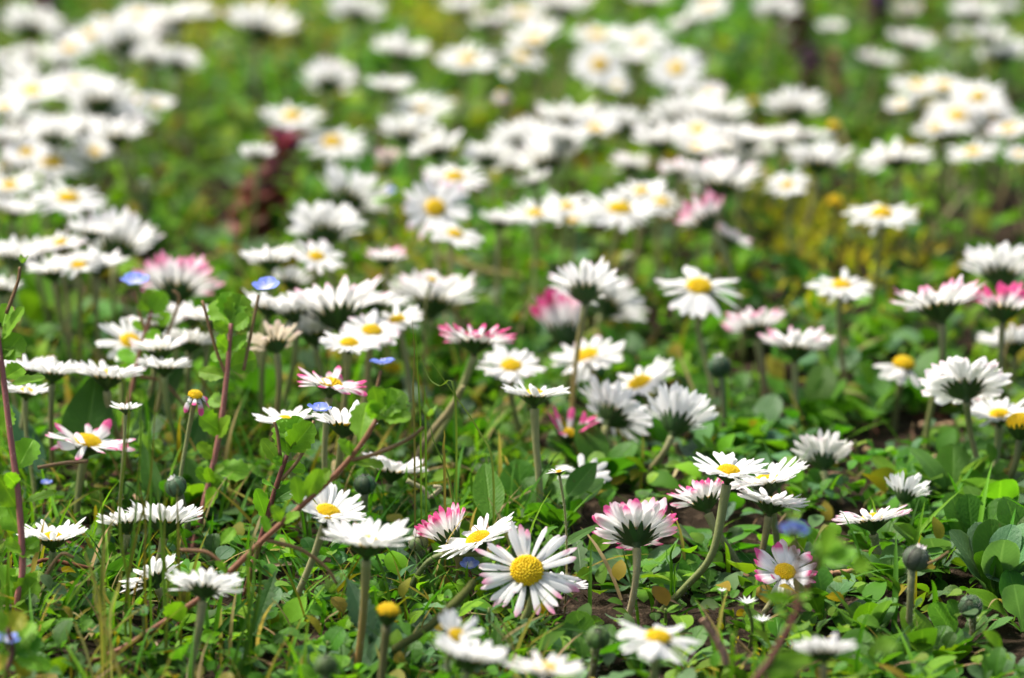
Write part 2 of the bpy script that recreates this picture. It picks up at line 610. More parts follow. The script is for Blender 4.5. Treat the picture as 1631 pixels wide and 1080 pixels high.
# dry bits on the soil
rng = np.random.default_rng(41)
p = scatter(9500, rng)
p = p[rng.random(len(p)) < .25 + .3 * ((p[:, 1] < 1.2) & (p[:, 0] < .01)) + .6 * blob(p[:, 0], p[:, 1], SPOTS)]
v, f, s = template('blade', nt=5, ns=3, fold=.5, curl=1.4, W=.07)
tn = pick_tints(len(p), rng, [(.22, .15, .08), (.12, .07, .035), (.34, .26, .15), (.20, .09, .05)], [.35, .3, .2, .15], .35)
tag(bulk('dry_litter', p, ground_z(p[:, 0], p[:, 1]) + rng.uniform(.0, .007, len(p)), rng.uniform(.004, .017, len(p)), v, f, tn, rng, M_DRY, (-.15, .55), None, s), 'dry brown stalks and withered scraps on the soil', None, None, 'stuff')
# soil crumbs
p = scatter(9000, rng)
p = p[rng.random(len(p)) < .08 + .95 * blob(p[:, 0], p[:, 1], SPOTS)]
oc = np.array([(1, 0, 0), (-.8, .2, 0), (0, 1.1, .1), (.1, -.9, 0), (0, 0, .8), (.1, 0, -.7)], float)
of = [(0, 2, 4), (2, 1, 4), (1, 3, 4), (3, 0, 4), (2, 0, 5), (1, 2, 5), (3, 1, 5), (0, 3, 5)]
tn = pick_tints(len(p), rng, [(.07, .045, .028), (.12, .085, .055), (.035, .022, .013)], [.5, .25, .25], .3)
tag(bulk('soil_crumbs', p, ground_z(p[:, 0], p[:, 1]), rng.uniform(.0005, .0021, len(p)) * rng.uniform(.6, 1.3, len(p)), oc, of, tn, rng, M_DRY, (-3, 3), rng.uniform(.7, 1.3, len(p))), 'small brown crumbs of earth on the bare patches', None, None, 'stuff')


# ------------------------------------------------------------------ daisies
DS = 1.475          # distances below were paced out for a closer standpoint
def petal(mb, L, w, az, r0, z0, c, bend, roll, rnd, nt=8, ns=5, sway=0.0):
    t = np.linspace(0, 1, nt)
    th = c + bend * t
    dr = np.concatenate([[0], np.cumsum(np.cos((th[1:] + th[:-1]) / 2))]) * L / (nt - 1)
    dz = np.concatenate([[0], np.cumsum(np.sin((th[1:] + th[:-1]) / 2))]) * L / (nt - 1)
    wid = 0.42 + 0.58 * np.clip(t / 0.62, 0, 1) ** 0.8
    q = np.clip((t - 0.80) / 0.205, 0, 1)
    wid = wid * np.sqrt(1 - q * q * 0.985)
    s = np.linspace(-1, 1, ns)
    prof = np.interp(np.abs(s), [0, .5, 1], [-.03, .05, -.10]) if ns >= 5 else np.array([-.06, .05, -.06])[:ns]
    X = wid[:, None] * s[None] * w / 2
    N = prof[None] * w * wid[:, None]
    cr, sr = math.cos(roll), math.sin(roll)
    X, N = X * cr - N * sr, X * sr + N * cr
    r = r0 + dr[:, None] - np.sin(th)[:, None] * N
    z = z0 + dz[:, None] + np.cos(th)[:, None] * N
    X = X + sway * L * (t[:, None] ** 2)
    ca, sa = math.cos(az), math.sin(az)
    V = np.stack([r * ca - X * sa, r * sa + X * ca, z], -1).reshape(-1, 3)
    ts = np.stack([np.repeat(t, ns), np.tile(s, nt), np.full(nt * ns, rnd)], 1)
    mb.add(V, grid_faces(nt, ns), (1, 1, 1), ts)


ICO_V, ICO_F = None, None


def ico():
    global ICO_V, ICO_F
    if ICO_V is None:
        g = (1 + 5 ** .5) / 2
        v = np.array([(-1, g, 0), (1, g, 0), (-1, -g, 0), (1, -g, 0), (0, -1, g), (0, 1, g), (0, -1, -g), (0, 1, -g), (g, 0, -1), (g, 0, 1), (-g, 0, -1), (-g, 0, 1)])
        ICO_V = v / np.linalg.norm(v[0])
        ICO_F = [(0, 11, 5), (0, 5, 1), (0, 1, 7), (0, 7, 10), (0, 10, 11), (1, 5, 9), (5, 11, 4), (11, 10, 2), (10, 7, 6), (7, 1, 8), (3, 9, 4), (3, 4, 2), (3, 2, 6), (3, 6, 8), (3, 8, 9), (4, 9, 5), (2, 4, 11), (6, 2, 10), (8, 6, 7), (9, 8, 1)]
    return ICO_V, ICO_F


def disc_mesh(rng, R=.27, H=.17, lod=2, dome=1.0):
    mb = MB()
    nr, na = (7, 20) if lod else (5, 14)
    V, F = [(0, 0, H * dome)], []
    for i in range(1, nr):
        a = i / (nr - 1) * math.pi / 2
        for k in range(na):
            q = 2 * math.pi * k / na
            V.append((R * math.sin(a) * math.cos(q), R * math.sin(a) * math.sin(q), H * dome * math.cos(a)))
    for k in range(na):
        F.append((0, 1 + k, 1 + (k + 1) % na))
    for i in range(nr - 2):
        b = 1 + i * na
        F += [(b + k, b + na + k, b + na + (k + 1) % na, b + (k + 1) % na) for k in range(na)]
    mb.add(V, F, (.70, .47, .012))
    m = (0, 60, 150)[lod]
    iv, fi = ico()
    for i in range(m):
        x = (i + .5) / m
        a = math.acos(1 - x * 0.93) if dome > .6 else math.asin(min(.995, math.sqrt(x)))
        q = i * 2.39996
        c = np.array([R * math.sin(a) * math.cos(q), R * math.sin(a) * math.sin(q), H * dome * math.cos(a)])
        nn = c / np.array([R * R, R * R, (H * dome) ** 2])
        nn /= np.linalg.norm(nn)
        sz = R * (1.55 / math.sqrt(m)) * rng.uniform(.8, 1.15) * .74
        Rm = frame(np.cross(nn, (0.3, 0.9, 0.2)), nn)
        v = iv * np.array([sz, sz, sz * 1.5])
        mb.add(c + v @ Rm.T, fi, vary(lerp(np.array((.62, .55, .03)), np.array((.90, .66, .012)), min(1, x * 1.7)), rng, .16))
    return mb


def bract_mesh(rng, c, lod=1):
    mb = MB()
    # receptacle
    prof = [(.058, -.34), (.075, -.27), (.13, -.20), (.20, -.12), (.245, -.03), (.20, .01)]
    na = 14
    V = [(r * math.cos(2 * math.pi * k / na), r * math.sin(2 * math.pi * k / na), z) for r, z in prof for k in range(na)]
    F = [(i * na + k, i * na + (k + 1) % na, (i + 1) * na + (k + 1) % na, (i + 1) * na + k) for i in range(len(prof) - 1) for k in range(na)]
    mb.add(V, F, (.045, .075, .018))
    for i in range(14):
        az = 2 * math.pi * (i + rng.uniform(-.2, .2)) / 14
        ln = rng.uniform(.24, .34)
        P0, P1 = np.array((.085, -.225)), np.array((.23, -.15))
        P2 = np.array((.215 + ln * math.cos(c), -.055 + ln * math.sin(c)))
        t = np.linspace(0, 1, 6)[:, None]
        q = (1 - t) ** 2 * P0 + 2 * t * (1 - t) * P1 + t * t * P2
        w = np.array([.035, .06, .072, .070, .052, .012])
        V = []
        for j in range(6):
            for s in (-1, 0, 1):
                r, z = q[j, 0] + (0.012 if s == 0 else 0), q[j, 1] - (0.010 if s == 0 else 0)
                x = s * w[j]
                V.append((r * math.cos(az) - x * math.sin(az), r * math.sin(az) + x * math.cos(az), z))
        mb.add(V, grid_faces(6, 3), vary((.042, .085, .020), rng, .25))
    return mb


def head_rot(a, r, spin):
    """disc normal: a degrees towards the camera's side, r degrees to its right"""
    n = Vector((math.sin(math.radians(r)), -math.sin(math.radians(a)) * math.cos(math.radians(r)), math.cos(math.radians(a)) * math.cos(math.radians(r))))
    return n, (n.to_track_quat('Z', 'Y').to_matrix() @ Matrix.Rotation(spin, 3, 'Z')).to_4x4()


def make_petals(rng, n, c, bend, jit, gap=0.0, lod=1, wk=1.0):
    """a list of petal pieces in two rows; c, bend in radians"""
    out = []
    two = n > 26
    for i in range(n):
        row = i % 2 if two else 0
        az = 2 * math.pi * (i + rng.uniform(-.42, .42)) / n
        if gap and rng.random() < gap:
            continue
        L = .80 * rng.uniform(.80, 1.07) * (1 - .04 * row)
        w = (.160 if n > 46 else .178 if n > 36 else .225) * wk * rng.uniform(.72, 1.15)
        q = MB()
        petal(q, L, w, az, .19, .005 - .035 * row, c + rng.normal(0, jit) - .07 * row + .05, bend + rng.normal(0, jit * 1.3), rng.normal(0, .22), rng.random(), 9 if lod else 6, 5 if lod else 3, rng.normal(0, .05))
        out.append(q)
    return out


VARIANTS = {}
NUM = [0]
HEADS = []


def coc_px(d):
    """width in photograph pixels of the blur at distance d"""
    return FPX * LENS / 1000 / FSTOP * abs(1 / FOCUS - 1 / d)


def D(label, u, v, w, a=-8, r=0, c=18, pink=0.0, base=None, mids=None, n=44, bend=-8, jit=.09, gap=0.0, hero=False, H=None, d=None, group='daisies growing in the meadow', wilt=0.0, disc=1.0, wk=1.0, stem=None, far=None, ds=.27):
    NUM[0] += 1
    k = NUM[0]
    rng = np.random.default_rng(1000 + k)
    near = v > 500
    shows_disc = any(k_ in label for k_ in ('yellow centre', 'golden centre', 'orange centre', 'centred', 'golden side', 'yellow top'))
    shows_cup = any(k_ in label for k_ in ('cup', 'side view', 'from the side', 'side-view', 'tilted away', 'leaning'))
    if a <= 6 and shows_disc:
        if not hero:
            a, c = max(a, 3) + 1, min(c, 9)
        else:
            a -= 4
    elif a <= 6:
        a, c = a - 8, c + 5
        if near and not hero:
            a, c = a - 5, c + 7
        if not near:
            a, c = a - rng.uniform(2, 14 if v > 290 else 22), c + rng.uniform(5, 18)
            if v < 290 and not shows_cup and rng.random() < .32:
                a, c = rng.uniform(4, 18), rng.uniform(8, 22)
            if pink < .11 and rng.random() < .55:
                pink = rng.uniform(.1, .38)
    if v > 420 and v < 640 and not hero:
        w *= 1.12
        if pink < .16 and rng.random() < .5:
            pink = rng.uniform(.12, .34)
    if not near:
        w *= 1.18 if a < 20 else 1.02
        pink *= .8
    if d is not None:
        d *= DS
    if base is not None and d is None:
        b = G(*base)
        hy = b[1] + rng.uniform(-.001, .003)
        rr = ray(u, v)
        hp = CAM + rr * (hy / rr[1])
        d = depth_of(hp)
    elif d is not None:
        hp = P(u, v, d)
        b = np.array([hp[0], hp[1], 0.0]) + np.array([rng.uniform(-.006, .006), rng.uniform(-.004, .006), 0])
        if base is not None:
            b = G(*base)
    else:
        hp = G(u, v, H if H else lerp(.030, .042, rng.random()))
        d = depth_of(hp)
        b = np.array([hp[0] + rng.normal(0, .005), hp[1] + rng.normal(0, .005), 0.0])
    b[2] = float(ground_z(b[0], b[1])) - .0015
    cr, br = math.radians(c), math.radians(bend)
    ext = .19 + .80 * math.cos(min(1.35, abs(cr + br * .5)))
    wp = max(w - .5 * coc_px(d), w * .6)
    S = wp * d / FPX / 2 / ext
    nrm, M = head_rot(a, r, rng.uniform(0, 6.28))
    t = thing('daisy', label, 'daisy', b, group)
    hl = Vector(hp - b)
    # stem
    e = hl - nrm * (.32 * S)
    mb = MB()
    if mids:
        pts = [(0, 0, 0)] + [tuple(P(mu, mv, lerp(depth_of(b), d, (i + 1) / (len(mids) + 1))) - b) for i, (mu, mv) in enumerate(mids)] + [tuple(e)]
    else:
        h = e.length
        p1 = np.array((rng.normal(0, .05) * h + e.x * .25, rng.normal(0, .05) * h + e.y * .25, h * .36))
        p2 = np.array(e - nrm * h * .30)
        pts = [(0, 0, 0)] + [tuple((1 - x) ** 3 * np.zeros(3) + 3 * (1 - x) ** 2 * x * p1 + 3 * (1 - x) * x * x * p2 + x ** 3 * np.array(e)) for x in (.25, .5, .75)] + [tuple(e)]
    path = catmull(pts, 18 if near else 9)
    sr = min(.00094, S * .094) * rng.uniform(.85, 1.1)
    ca = [(.24, .27, .09), (.32, .25, .11), (.40, .34, .18), (.20, .25, .06), (.32, .19, .09)][k % 5] if stem is None else np.array(stem) * 1.35
    tube(mb, path, [sr * 1.0, sr * .92, sr * .95, sr * 1.25], 8 if near else 6, vary(ca, rng, .15), vary((.24, .26, .10), rng, .15))
    so = mb.build('stem', M_STEM, t)
    if near and v > 560:
        hairs(path, sr, rng, 170 if v > 720 else 80, .0010).build('hair', M_HAIR, so, False)
    col = (pink, wilt, 1.0 if (pink > .55 and near) or pink > 1 else .45, 1)
    MM = Matrix.Translation(hl) @ M @ Matrix.Scale(S, 4)

    def put(o):
        o.matrix_local = MM
        o.color = col
        return o
    if near:
        n = int(n * 1.12) if n > 30 else n
        ps = make_petals(rng, n, cr, br, jit, gap, 1, wk)
        if hero:
            for q in ps:
                put(q.build('petal', M_PETAL, t))
        else:
            q = MB()
            for x in ps:
                q.add(np.concatenate(x.v), x.f, (1, 1, 1), np.concatenate(x.s))
            put(q.build('petals', M_PETAL, t))
        if disc:
            put(disc_mesh(rng, ds if c < 40 else .16, .17, 2 if v > 640 else 1, disc).build('disc', M_DISC, t))
        put(bract_mesh(rng, cr).build('bracts', M_BRACT, t))
    else:
        key = (int(round(c / 12)), n > 30, gap > 0, k % 4)
        if key not in VARIANTS:
            q = MB()
            for x in make_petals(rng, 40 if n > 30 else 24, cr, br, .11, gap, 0):
                q.add(np.concatenate(x.v), x.f, (1, 1, 1), np.concatenate(x.s))
            VARIANTS[key] = (q.mesh('petals', M_PETAL), disc_mesh(rng, .245, .16, 1 if v > 250 else 0).mesh('disc', M_DISC), bract_mesh(rng, cr).mesh('bracts', M_BRACT))
        pm, dm, bm_ = VARIANTS[key]
        put(link('petals', pm, t))
        put(link('disc', dm, t))
        put(link('bracts', bm_, t))
    HEADS.append((u, v, w, d, S))
    return t


def bare_head(label, u, v, w, a=0, r=0, base=None, mids=None, left=0, side=0.0, H=None, stem=None, d=None):
    """a daisy that has dropped its petals: a yellow dome in its green cup"""
    NUM[0] += 1
    rng = np.random.default_rng(4000 + NUM[0])
    d = d * DS if d else d
    t_label = label
    if base is not None:
        b = G(*base)
        rr = ray(u, v)
        hp = CAM + rr * (b[1] / rr[1])
    else:
        hp = G(u, v, H or .03) if d is None else P(u, v, d)
        b = np.array([hp[0] + rng.normal(0, .003), hp[1] + rng.normal(0, .003), 0])
    d = depth_of(hp)
    b[2] = float(ground_z(b[0], b[1])) - .0015
    S = max(w - .7 * coc_px(d), w * .6) * d / FPX / 2 / .30
    nrm, M = head_rot(a, r, 0)
    t = thing('daisy', t_label, 'daisy', b, 'daisies growing in the meadow')
    hl = Vector(hp - b)
    e = hl - nrm * (.36 * S)
    pts = [(0, 0, 0)] + ([tuple(P(mu, mv, lerp(depth_of(b), d, (i + 1) / (len(mids) + 1))) - b) for i, (mu, mv) in enumerate(mids)] if mids else [tuple(np.array(e - nrm * e.length * .5) * .8)]) + [tuple(e)]
    path = catmull(pts, 18)
    mb = MB()
    sr = .0009
    tube(mb, path, [sr, sr, sr * 1.2], 8, vary(stem or (.17, .16, .06), rng), vary((.13, .14, .05), rng))
    so = mb.build('stem', M_STEM, t)
    hairs(path, sr, rng, 60, .0009).build('hair', M_HAIR, so, False)
    MM = Matrix.Translation(hl) @ M @ Matrix.Scale(S, 4)
    for nm, q, mt in (('disc', disc_mesh(rng, .29, .24, 2 if v > 450 else 1), M_DISC), ('bracts', bract_mesh(rng, 1.2), M_BRACT)):
        o = q.build(nm, mt, t)
        o.matrix_local = MM @ Matrix.Translation((0, 0, -.10 if nm == 'bracts' else 0))
    if left:
        q = MB()
        for i in range(left):
            petal(q, .7 * rng.uniform(.8, 1), .26, side + rng.normal(0, .55), .2, -.02, rng.normal(-.15, .2), -.3, rng.normal(0, .3), rng.random())
        o = q.build('petals', M_PETAL, t)
        o.matrix_local = MM
        o.color = (0, .1, 0, 1)
    return t


def bud(label, u, v, w, base=None, a=0, r=0, d=None, H=.018, mids=None, tipc=(.85, .78, .74), open_=1.0, bc=(.035, .075, .03)):
    NUM[0] += 1
    rng = np.random.default_rng(6000 + NUM[0])
    d = d * DS if d else d
    if base is not None:
        b = G(*base)
        rr = ray(u, v)
        hp = CAM + rr * (b[1] / rr[1])
    else:
        hp = G(u, v, H) if d is None else P(u, v, d)
        b = np.array([hp[0] + rng.normal(0, .002), hp[1] + .002, 0])
    b[2] = float(ground_z(b[0], b[1])) - .0015
    d = depth_of(hp)
    S = w * d / FPX / 2
    nrm, M = head_rot(a, r, rng.uniform(0, 6))
    t = thing('daisy_bud', label, 'flower bud', b, 'closed daisy buds')
    hl = Vector(hp - b)
    e = hl - nrm * S * .85
    pts = [(0, 0, 0)] + ([tuple(P(mu, mv, d) - b) for mu, mv in mids] if mids else [tuple(np.array(e - nrm * e.length * .4) * .75)]) + [tuple(e)]
    path = catmull(pts, 14)
    mb = MB()
    tube(mb, path, [.0009, .00085, .001], 8, vary((.15, .13, .05), rng), vary((.18, .19, .10), rng))
    so = mb.build('stem', M_STEM, t)
    hairs(path, .0009, rng, 200, .0011).build('hair', M_HAIR, so, False)
    MM = Matrix.Translation(hl) @ M @ Matrix.Scale(S, 4)
    q = MB()
    for i in range(15):
        az = 2 * math.pi * i / 15 * 1.0 + (i % 2) * .05
        tt = np.linspace(0, 1, 9)
        th = -math.pi / 2 + .25 + tt * (math.pi - .55)
        rad = (1.0 if i % 2 else .965)
        rr_, zz = np.cos(th) * rad, np.sin(th) * rad * .95
        w_ = .30 * np.sin(np.clip(tt, 0.06, .99) * math.pi) ** .6 + .02
        V = []
        for j in range(9):
            for s in (-1, 0, 1):
                x = s * w_[j]
                ro = rr_[j] + (.10 if s == 0 else 0)
                V.append((ro * math.cos(az) - x * math.sin(az), ro * math.sin(az) + x * math.cos(az), zz[j]))
        q.add(V, grid_faces(9, 3), vary(np.array(bc) * (1.35 if i % 2 else .75), rng, .3))
    iv, fi = ico()
    na, nr = 14, 9
    V = [(.88 * math.sin(math.pi * i / (nr - 1)) * math.cos(2 * math.pi * k / na), .88 * math.sin(math.pi * i / (nr - 1)) * math.sin(2 * math.pi * k / na), .86 * math.cos(math.pi * i / (nr - 1))) for i in range(nr) for k in range(na)]
    q.add(V, [(i * na + k, i * na + (k + 1) % na, (i + 1) * na + (k + 1) % na, (i + 1) * na + k) for i in range(nr - 1) for k in range(na)], (.05, .07, .03))
    o = q.build('bracts', M_BRACT, t)
    o.matrix_local = MM
    hb = MB()
    for _ in range(300):
        x = rng.normal(size=3)
        x /= np.linalg.norm(x)
        s = np.cross(x, (.2, .5, .8)) * .018
        hb.add([x * .95 - s, x * .95 + s, x * rng.uniform(1.08, 1.22)], [(0, 1, 2)])
    ho = hb.build('hair', M_HAIR, o, False)
    q = MB()
    for i in range(9):
        az = 2 * math.pi * i / 9
        petal(q, .8 * open_ * rng.uniform(.8, 1.2), .26, az, .25, .62, 1.25 + rng.normal(0, .12), .35, 0, rng.random(), 5, 3)
    o = q.build('petals', M_PETAL, t)
    o.matrix_local = MM
    o.color = (.35, .12, .4, 1)
    return t


# near daisies, in focus: label, head's pixel, width, tilts (a: towards the camera, r: to its right), c: how far the petals stand up
D('small white daisy with raised petals, lowest beside the pink stem at the left edge', 84, 859, 118, 0, 0, 20, 0, (62, 976), n=34, hero=True, stem=(.20, .22, .06))
D('white daisy seen side-on behind three vertical grass blades, above the two overlapping low daisies', 262, 834, 132, -14, 2, 26, 0, (212, 925), n=46, hero=True)
D('hazier white daisy mostly hidden behind the daisy that stands among grass blades', 200, 836, 92, -14, -8, 20, .05, (182, 900), n=40)
D('white daisy tipped sideways, its dark green bracts showing, overlapped by another daisy', 243, 922, 112, -26, -30, 14, 0, (262, 985), n=34, hero=True)
D('white daisy on a pale tan upright stem overlapping the sideways-tipped daisy', 325, 938, 128, -27, 4, 12, 0, (300, 1088), n=42, hero=True, stem=(.36, .32, .17), H=None)
D('large white daisy seen level on a tall reddish brown stem, just above the smooth bud', 584, 868, 148, 0, 2, 24, .18, (560, 1078), n=52, hero=True, stem=(.30, .13, .04))
D('white daisy with its yellow centre turned to the viewer, crossed by the brown speedwell stem', 522, 818, 132, 10, 14, 28, 0, (448, 992), n=44, hero=True, mids=[(492, 905)])
D('flat white daisy leaning over with a bright yellow centre on a dark green slanting stem', 762, 860, 142, 0, -24, 12, .05, (633, 955), n=40, hero=True, mids=[(668, 912), (702, 885)], stem=(.05, .08, .02))
D('half-folded pink and white daisy standing upright just behind the flat leaning daisy', 716, 858, 82, -22, -28, 56, .75, (722, 935), n=34, hero=True)
D('sparse-petalled daisy facing the viewer with long pinkish petals and a big round yellow centre', 839, 910, 182, 46, 3, 2, .46, (798, 1022), n=36, bend=-8, jit=.2, gap=.12, hero=True, mids=[(845, 962)], stem=(.13, .14, .04), wk=.66, ds=.275)
D('small white daisy almost hidden behind the sparse-petalled pinkish daisy', 893, 934, 96, 4, 10, 6, .1, None, n=34, d=.73)
D('crimson-tipped white daisy showing its star of green bracts on a pale hairy stem', 1013, 852, 147, -40, -2, 17, .56, (988, 980), n=52, bend=4, wk=1.3, hero=True, stem=(.46, .38, .22))
D('white daisy with drooping petals and yellow centre in front of the round striped bud', 1048, 1017, 150, 4, 8, 2, 0, (1040, 1130), n=30, bend=-18, jit=.16, gap=.1, hero=True, stem=(.30, .30, .18), d=.655)
D('white daisy edge-on with a creamy withered side at the very bottom edge', 868, 1068, 142, -3, 3, 10, .05, (866, 1180), n=44, hero=True, d=.635, wilt=.1)
D('white daisy with upright front petals at the bottom edge, overlapping a sparse daisy', 748, 1050, 136, -6, 12, 24, 0, (735, 1170), n=48, hero=True, d=.64)
D('sparse daisy with a yellow dome behind the low white daisy at the bottom edge', 727, 1013, 96, 32, 14, 22, 0, (705, 1090), n=18, jit=.2, gap=.1, hero=True, d=.66)
D('ragged magenta-edged daisy with yellow centre beside the blurred reddish speedwell stem', 1250, 912, 120, 26, 6, 16, .60, (1205, 985), n=32, jit=.2, hero=True)
D('white daisy with rosy petal edges on a short curved green stem above the hairy bud', 1389, 830, 130, -12, -6, 13, .40, (1425, 908), n=46, hero=True, mids=[(1399, 878)], stem=(.24, .27, .12))
D('small white daisy half hidden behind the rosy-edged daisy, its stem slanting away', 1441, 790, 74, -22, 16, 40, .05, (1497, 853), n=34, stem=(.30, .30, .16))
D('dome-shaped white daisy with many short petals low in the bottom edge beside the spoon leaves', 1312, 1042, 110, -22, 0, 26, .08, (1305, 1140), n=54, bend=-16, hero=True, d=.645, stem=(.32, .32, .22))
D('white daisy with yellow centre on a long curved green stem, lapping over another white daisy', 1160, 752, 126, 3, 6, 18, 0, (1046, 957), n=40, hero=True, mids=[(1092, 935), (1135, 880)], stem=(.12, .14, .03))
D('bright white daisy with spreading petals in front of the pink-backed daisy pair', 1222, 768, 146, -4, -10, 14, 0, (1236, 885), n=42, hero=True, stem=(.13, .16, .06))
D('pink-tipped white daisy tilted away beneath the overlapping white daisies', 1122, 800, 112, -28, -16, 26, .62, (1185, 890), n=44, hero=True, stem=(.22, .24, .12))
D('white daisy with one pink side tucked under the bright spreading daisy', 1228, 803, 122, -10, 10, 14, .25, (1190, 900), n=42, hero=True)
D('bristly daisy with many short pale petals over a broad green cup on a pinkish stem', 1311, 735, 100, -36, 0, 36, .2, (1345, 800), n=58, bend=-10, wilt=.12, stem=(.34, .20, .15), hero=True)
D('large white daisy with pale pink tips seen from below on a long curved stem', 1537, 618, 156, -34, -2, 14, .26, (1578, 797), n=50, wk=1.25, hero=True, mids=[(1548, 700)], stem=(.30, .27, .12))
D('white daisy with yellow centre partly behind the bare yellow dome at the right edge', 1592, 662, 118, 6, 0, 16, 0, (1586, 778), n=44, hero=True, stem=(.32, .34, .18))
D('white daisy cut by the right edge above the pale pink-tipped daisy', 1612, 550, 112, -12, -6, 16, .25, (1612, 640), n=46)
D('white and rose daisy with a dark cup, the front one of a close pair', 1268, 556, 132, -14, 4, 24, .45, (1268, 682), n=50, stem=(.30, .33, .2), hero=True)
D('pinkish daisy mostly behind the white and rose daisy, on a tan stem', 1203, 524, 100, -14, -8, 20, .55, (1216, 632), n=44, stem=(.34, .24, .17))
D('white daisy with upright cupped petals over a dark cone on a slanting tan stem', 1076, 676, 116, -38, 16, 44, .05, (1006, 790), n=52, hero=True, stem=(.27, .19, .09))
D('big white daisy tipped back with its dark underside showing, left of the cupped daisy', 978, 662, 148, -38, 32, 16, .12, (1010, 745), n=44, hero=True)
D('flat white daisy with a golden centre tilted up behind the tipped-back daisy', 1020, 612, 122, 2, -22, 10, 0, (1040, 700), n=40)
D('white daisy on a straight tan stem beside the deep pink half-closed daisy', 852, 632, 116, -8, 2, 16, .05, (851, 850), n=46, hero=True, stem=(.40, .34, .18))
D('white daisy with a golden centre just above the straight-stemmed daisy', 814, 584, 102, 14, 4, 10, 0, None, n=40, d=.82)
D('ragged white daisy with golden centre behind the thin upright tan stem', 936, 568, 116, 8, -16, 8, 0, None, n=30, jit=.18, d=.84)
D('pink daisy half closed like a cup behind two thin stems', 902, 533, 84, -12, -12, 62, .72, None, n=40, d=.86)
D('deep magenta daisy with few folded petals and an orange centre', 906, 692, 98, 8, 4, 46, 1.35, (905, 760), n=9, jit=.2, gap=.1)
D('broken white daisy with its petals swept to one side behind a green leaf', 928, 758, 96, 22, 12, 10, 0, (922, 825), n=20, jit=.2, gap=.28)
D('white daisy with pink-flushed tips held above the pink half-closed daisy on a tan stem', 932, 466, 108, -22, 2, 16, .26, (907, 705), n=46, stem=(.34, .22, .07), hero=True, mids=[(916, 590)])
D('white daisy tucked under the flushed daisy, leaning out to one side', 966, 486, 106, -24, 26, 14, .08, (955, 560), n=42)
D('gappy white daisy with a golden centre and hanging front petals, alone on green leaves', 1113, 458, 116, 16, 6, -4, 0, None, n=17, bend=-18, jit=.22, gap=.12, wk=1.35)
D('pink-fringed daisy with a dark cup on a thick slanting tan stem', 757, 546, 132, -14, 4, 18, .72, (650, 755), n=52, hero=True, mids=[(685, 715), (722, 650)], stem=(.40, .33, .17))
D('white daisy in side view above the pink-fringed daisy', 689, 482, 124, -14, 4, 14, .15, (678, 600), n=46)
D('white daisy with pink-tinged edges leaning over a dark cup, topmost of its cluster', 536, 500, 138, -12, -12, 14, .42, None, n=46)
D('white daisy with a golden centre lower in the cluster beneath the side-view daisy', 592, 528, 96, 14, 6, 8, .05, None, n=32)
D('white daisy between the golden-centred daisy and the side-view daisy', 632, 512, 92, 2, -14, 12, .15, None, n=38)
D('full white daisy directly below the leaning pink-tinged daisy', 502, 534, 108, -8, -4, 18, .05, None, n=46)
D('withered beige daisy with ragged dull petals and a dark cup', 439, 550, 84, -30, -10, 20, .12, None, n=26, jit=.3, wilt=.85)
D('white daisy under the taller blue speedwell flower', 428, 492, 78, -6, 8, 14, 0, None, n=40)
D('crimson-fringed daisy seen from the side next to the blue speedwell flower', 281, 464, 114, -24, 0, 22, .92, None, n=42)
D('white daisy below the crimson-fringed daisy', 306, 506, 92, -8, 6, 14, 0, None, n=40)
D('white daisy with a large golden centre facing sideways behind speedwell leaves', 207, 545, 104, 24, 18, 4, 0, None, n=26, jit=.18)
D('white daisy right behind the speedwell stem with tiny leaves', 256, 558, 96, -4, -6, 14, .05, None, n=42)
D('dull white daisy between the two pink speedwell stems', 304, 548, 90, -12, 8, 16, .05, None, n=42)
D('sparse pink-edged daisy with yellow centre, petals swept both ways, before the broad dark leaf', 140, 706, 154, 2, 14, 12, .62, (128, 850), n=26, jit=.24, gap=.18, hero=True, stem=(.10, .12, .03))
D('blurred white daisy by the left edge above a speedwell leaf', 42, 590, 96, -4, 0, 16, .05, None, n=44)
D('small white daisy below the speedwell leaf at the left edge', 42, 625, 72, 4, 6, 8, 0, None, n=38)
D('white daisy peeking out behind the broad dark leaf', 172, 602, 112, -2, 4, 14, 0, None, n=44)
D('drooping wilted daisy with a yellow centre and rose petals in the grass', 311, 630, 62, 12, 10, -30, .95, None, n=9, jit=.3, gap=.1)
D('small white daisy glimpsed behind thin vertical grass blades', 200, 652, 54, 0, 0, 16, .05, None, n=32)
D('daisy with magenta-tipped spread petals below the topmost blue flower', 527, 614, 124, -3, 8, 10, .72, None, n=28, jit=.14, hero=True, d=.765)
D('white daisy with flat petals under the second blue speedwell flower', 452, 672, 104, 6, -4, 10, 0, None, n=28, d=.76)
D('white daisy with a dark cup and a few missing petals behind the toothed speedwell leaf', 548, 680, 112, -14, 6, 26, .12, (540, 770), n=26, gap=.12, jit=.18, hero=True, d=.75)
D('white daisy with thin upright petals over a dark cup behind the brown speedwell stem', 624, 752, 114, -8, 8, 26, .2, (601, 835), n=30, gap=.06, hero=True, stem=(.2, .22, .1))
D('white daisy with a few petals left of the broken daisy, low among leaves', 890, 752, 40, 4, -12, 6, 0, None, n=14, gap=.2)
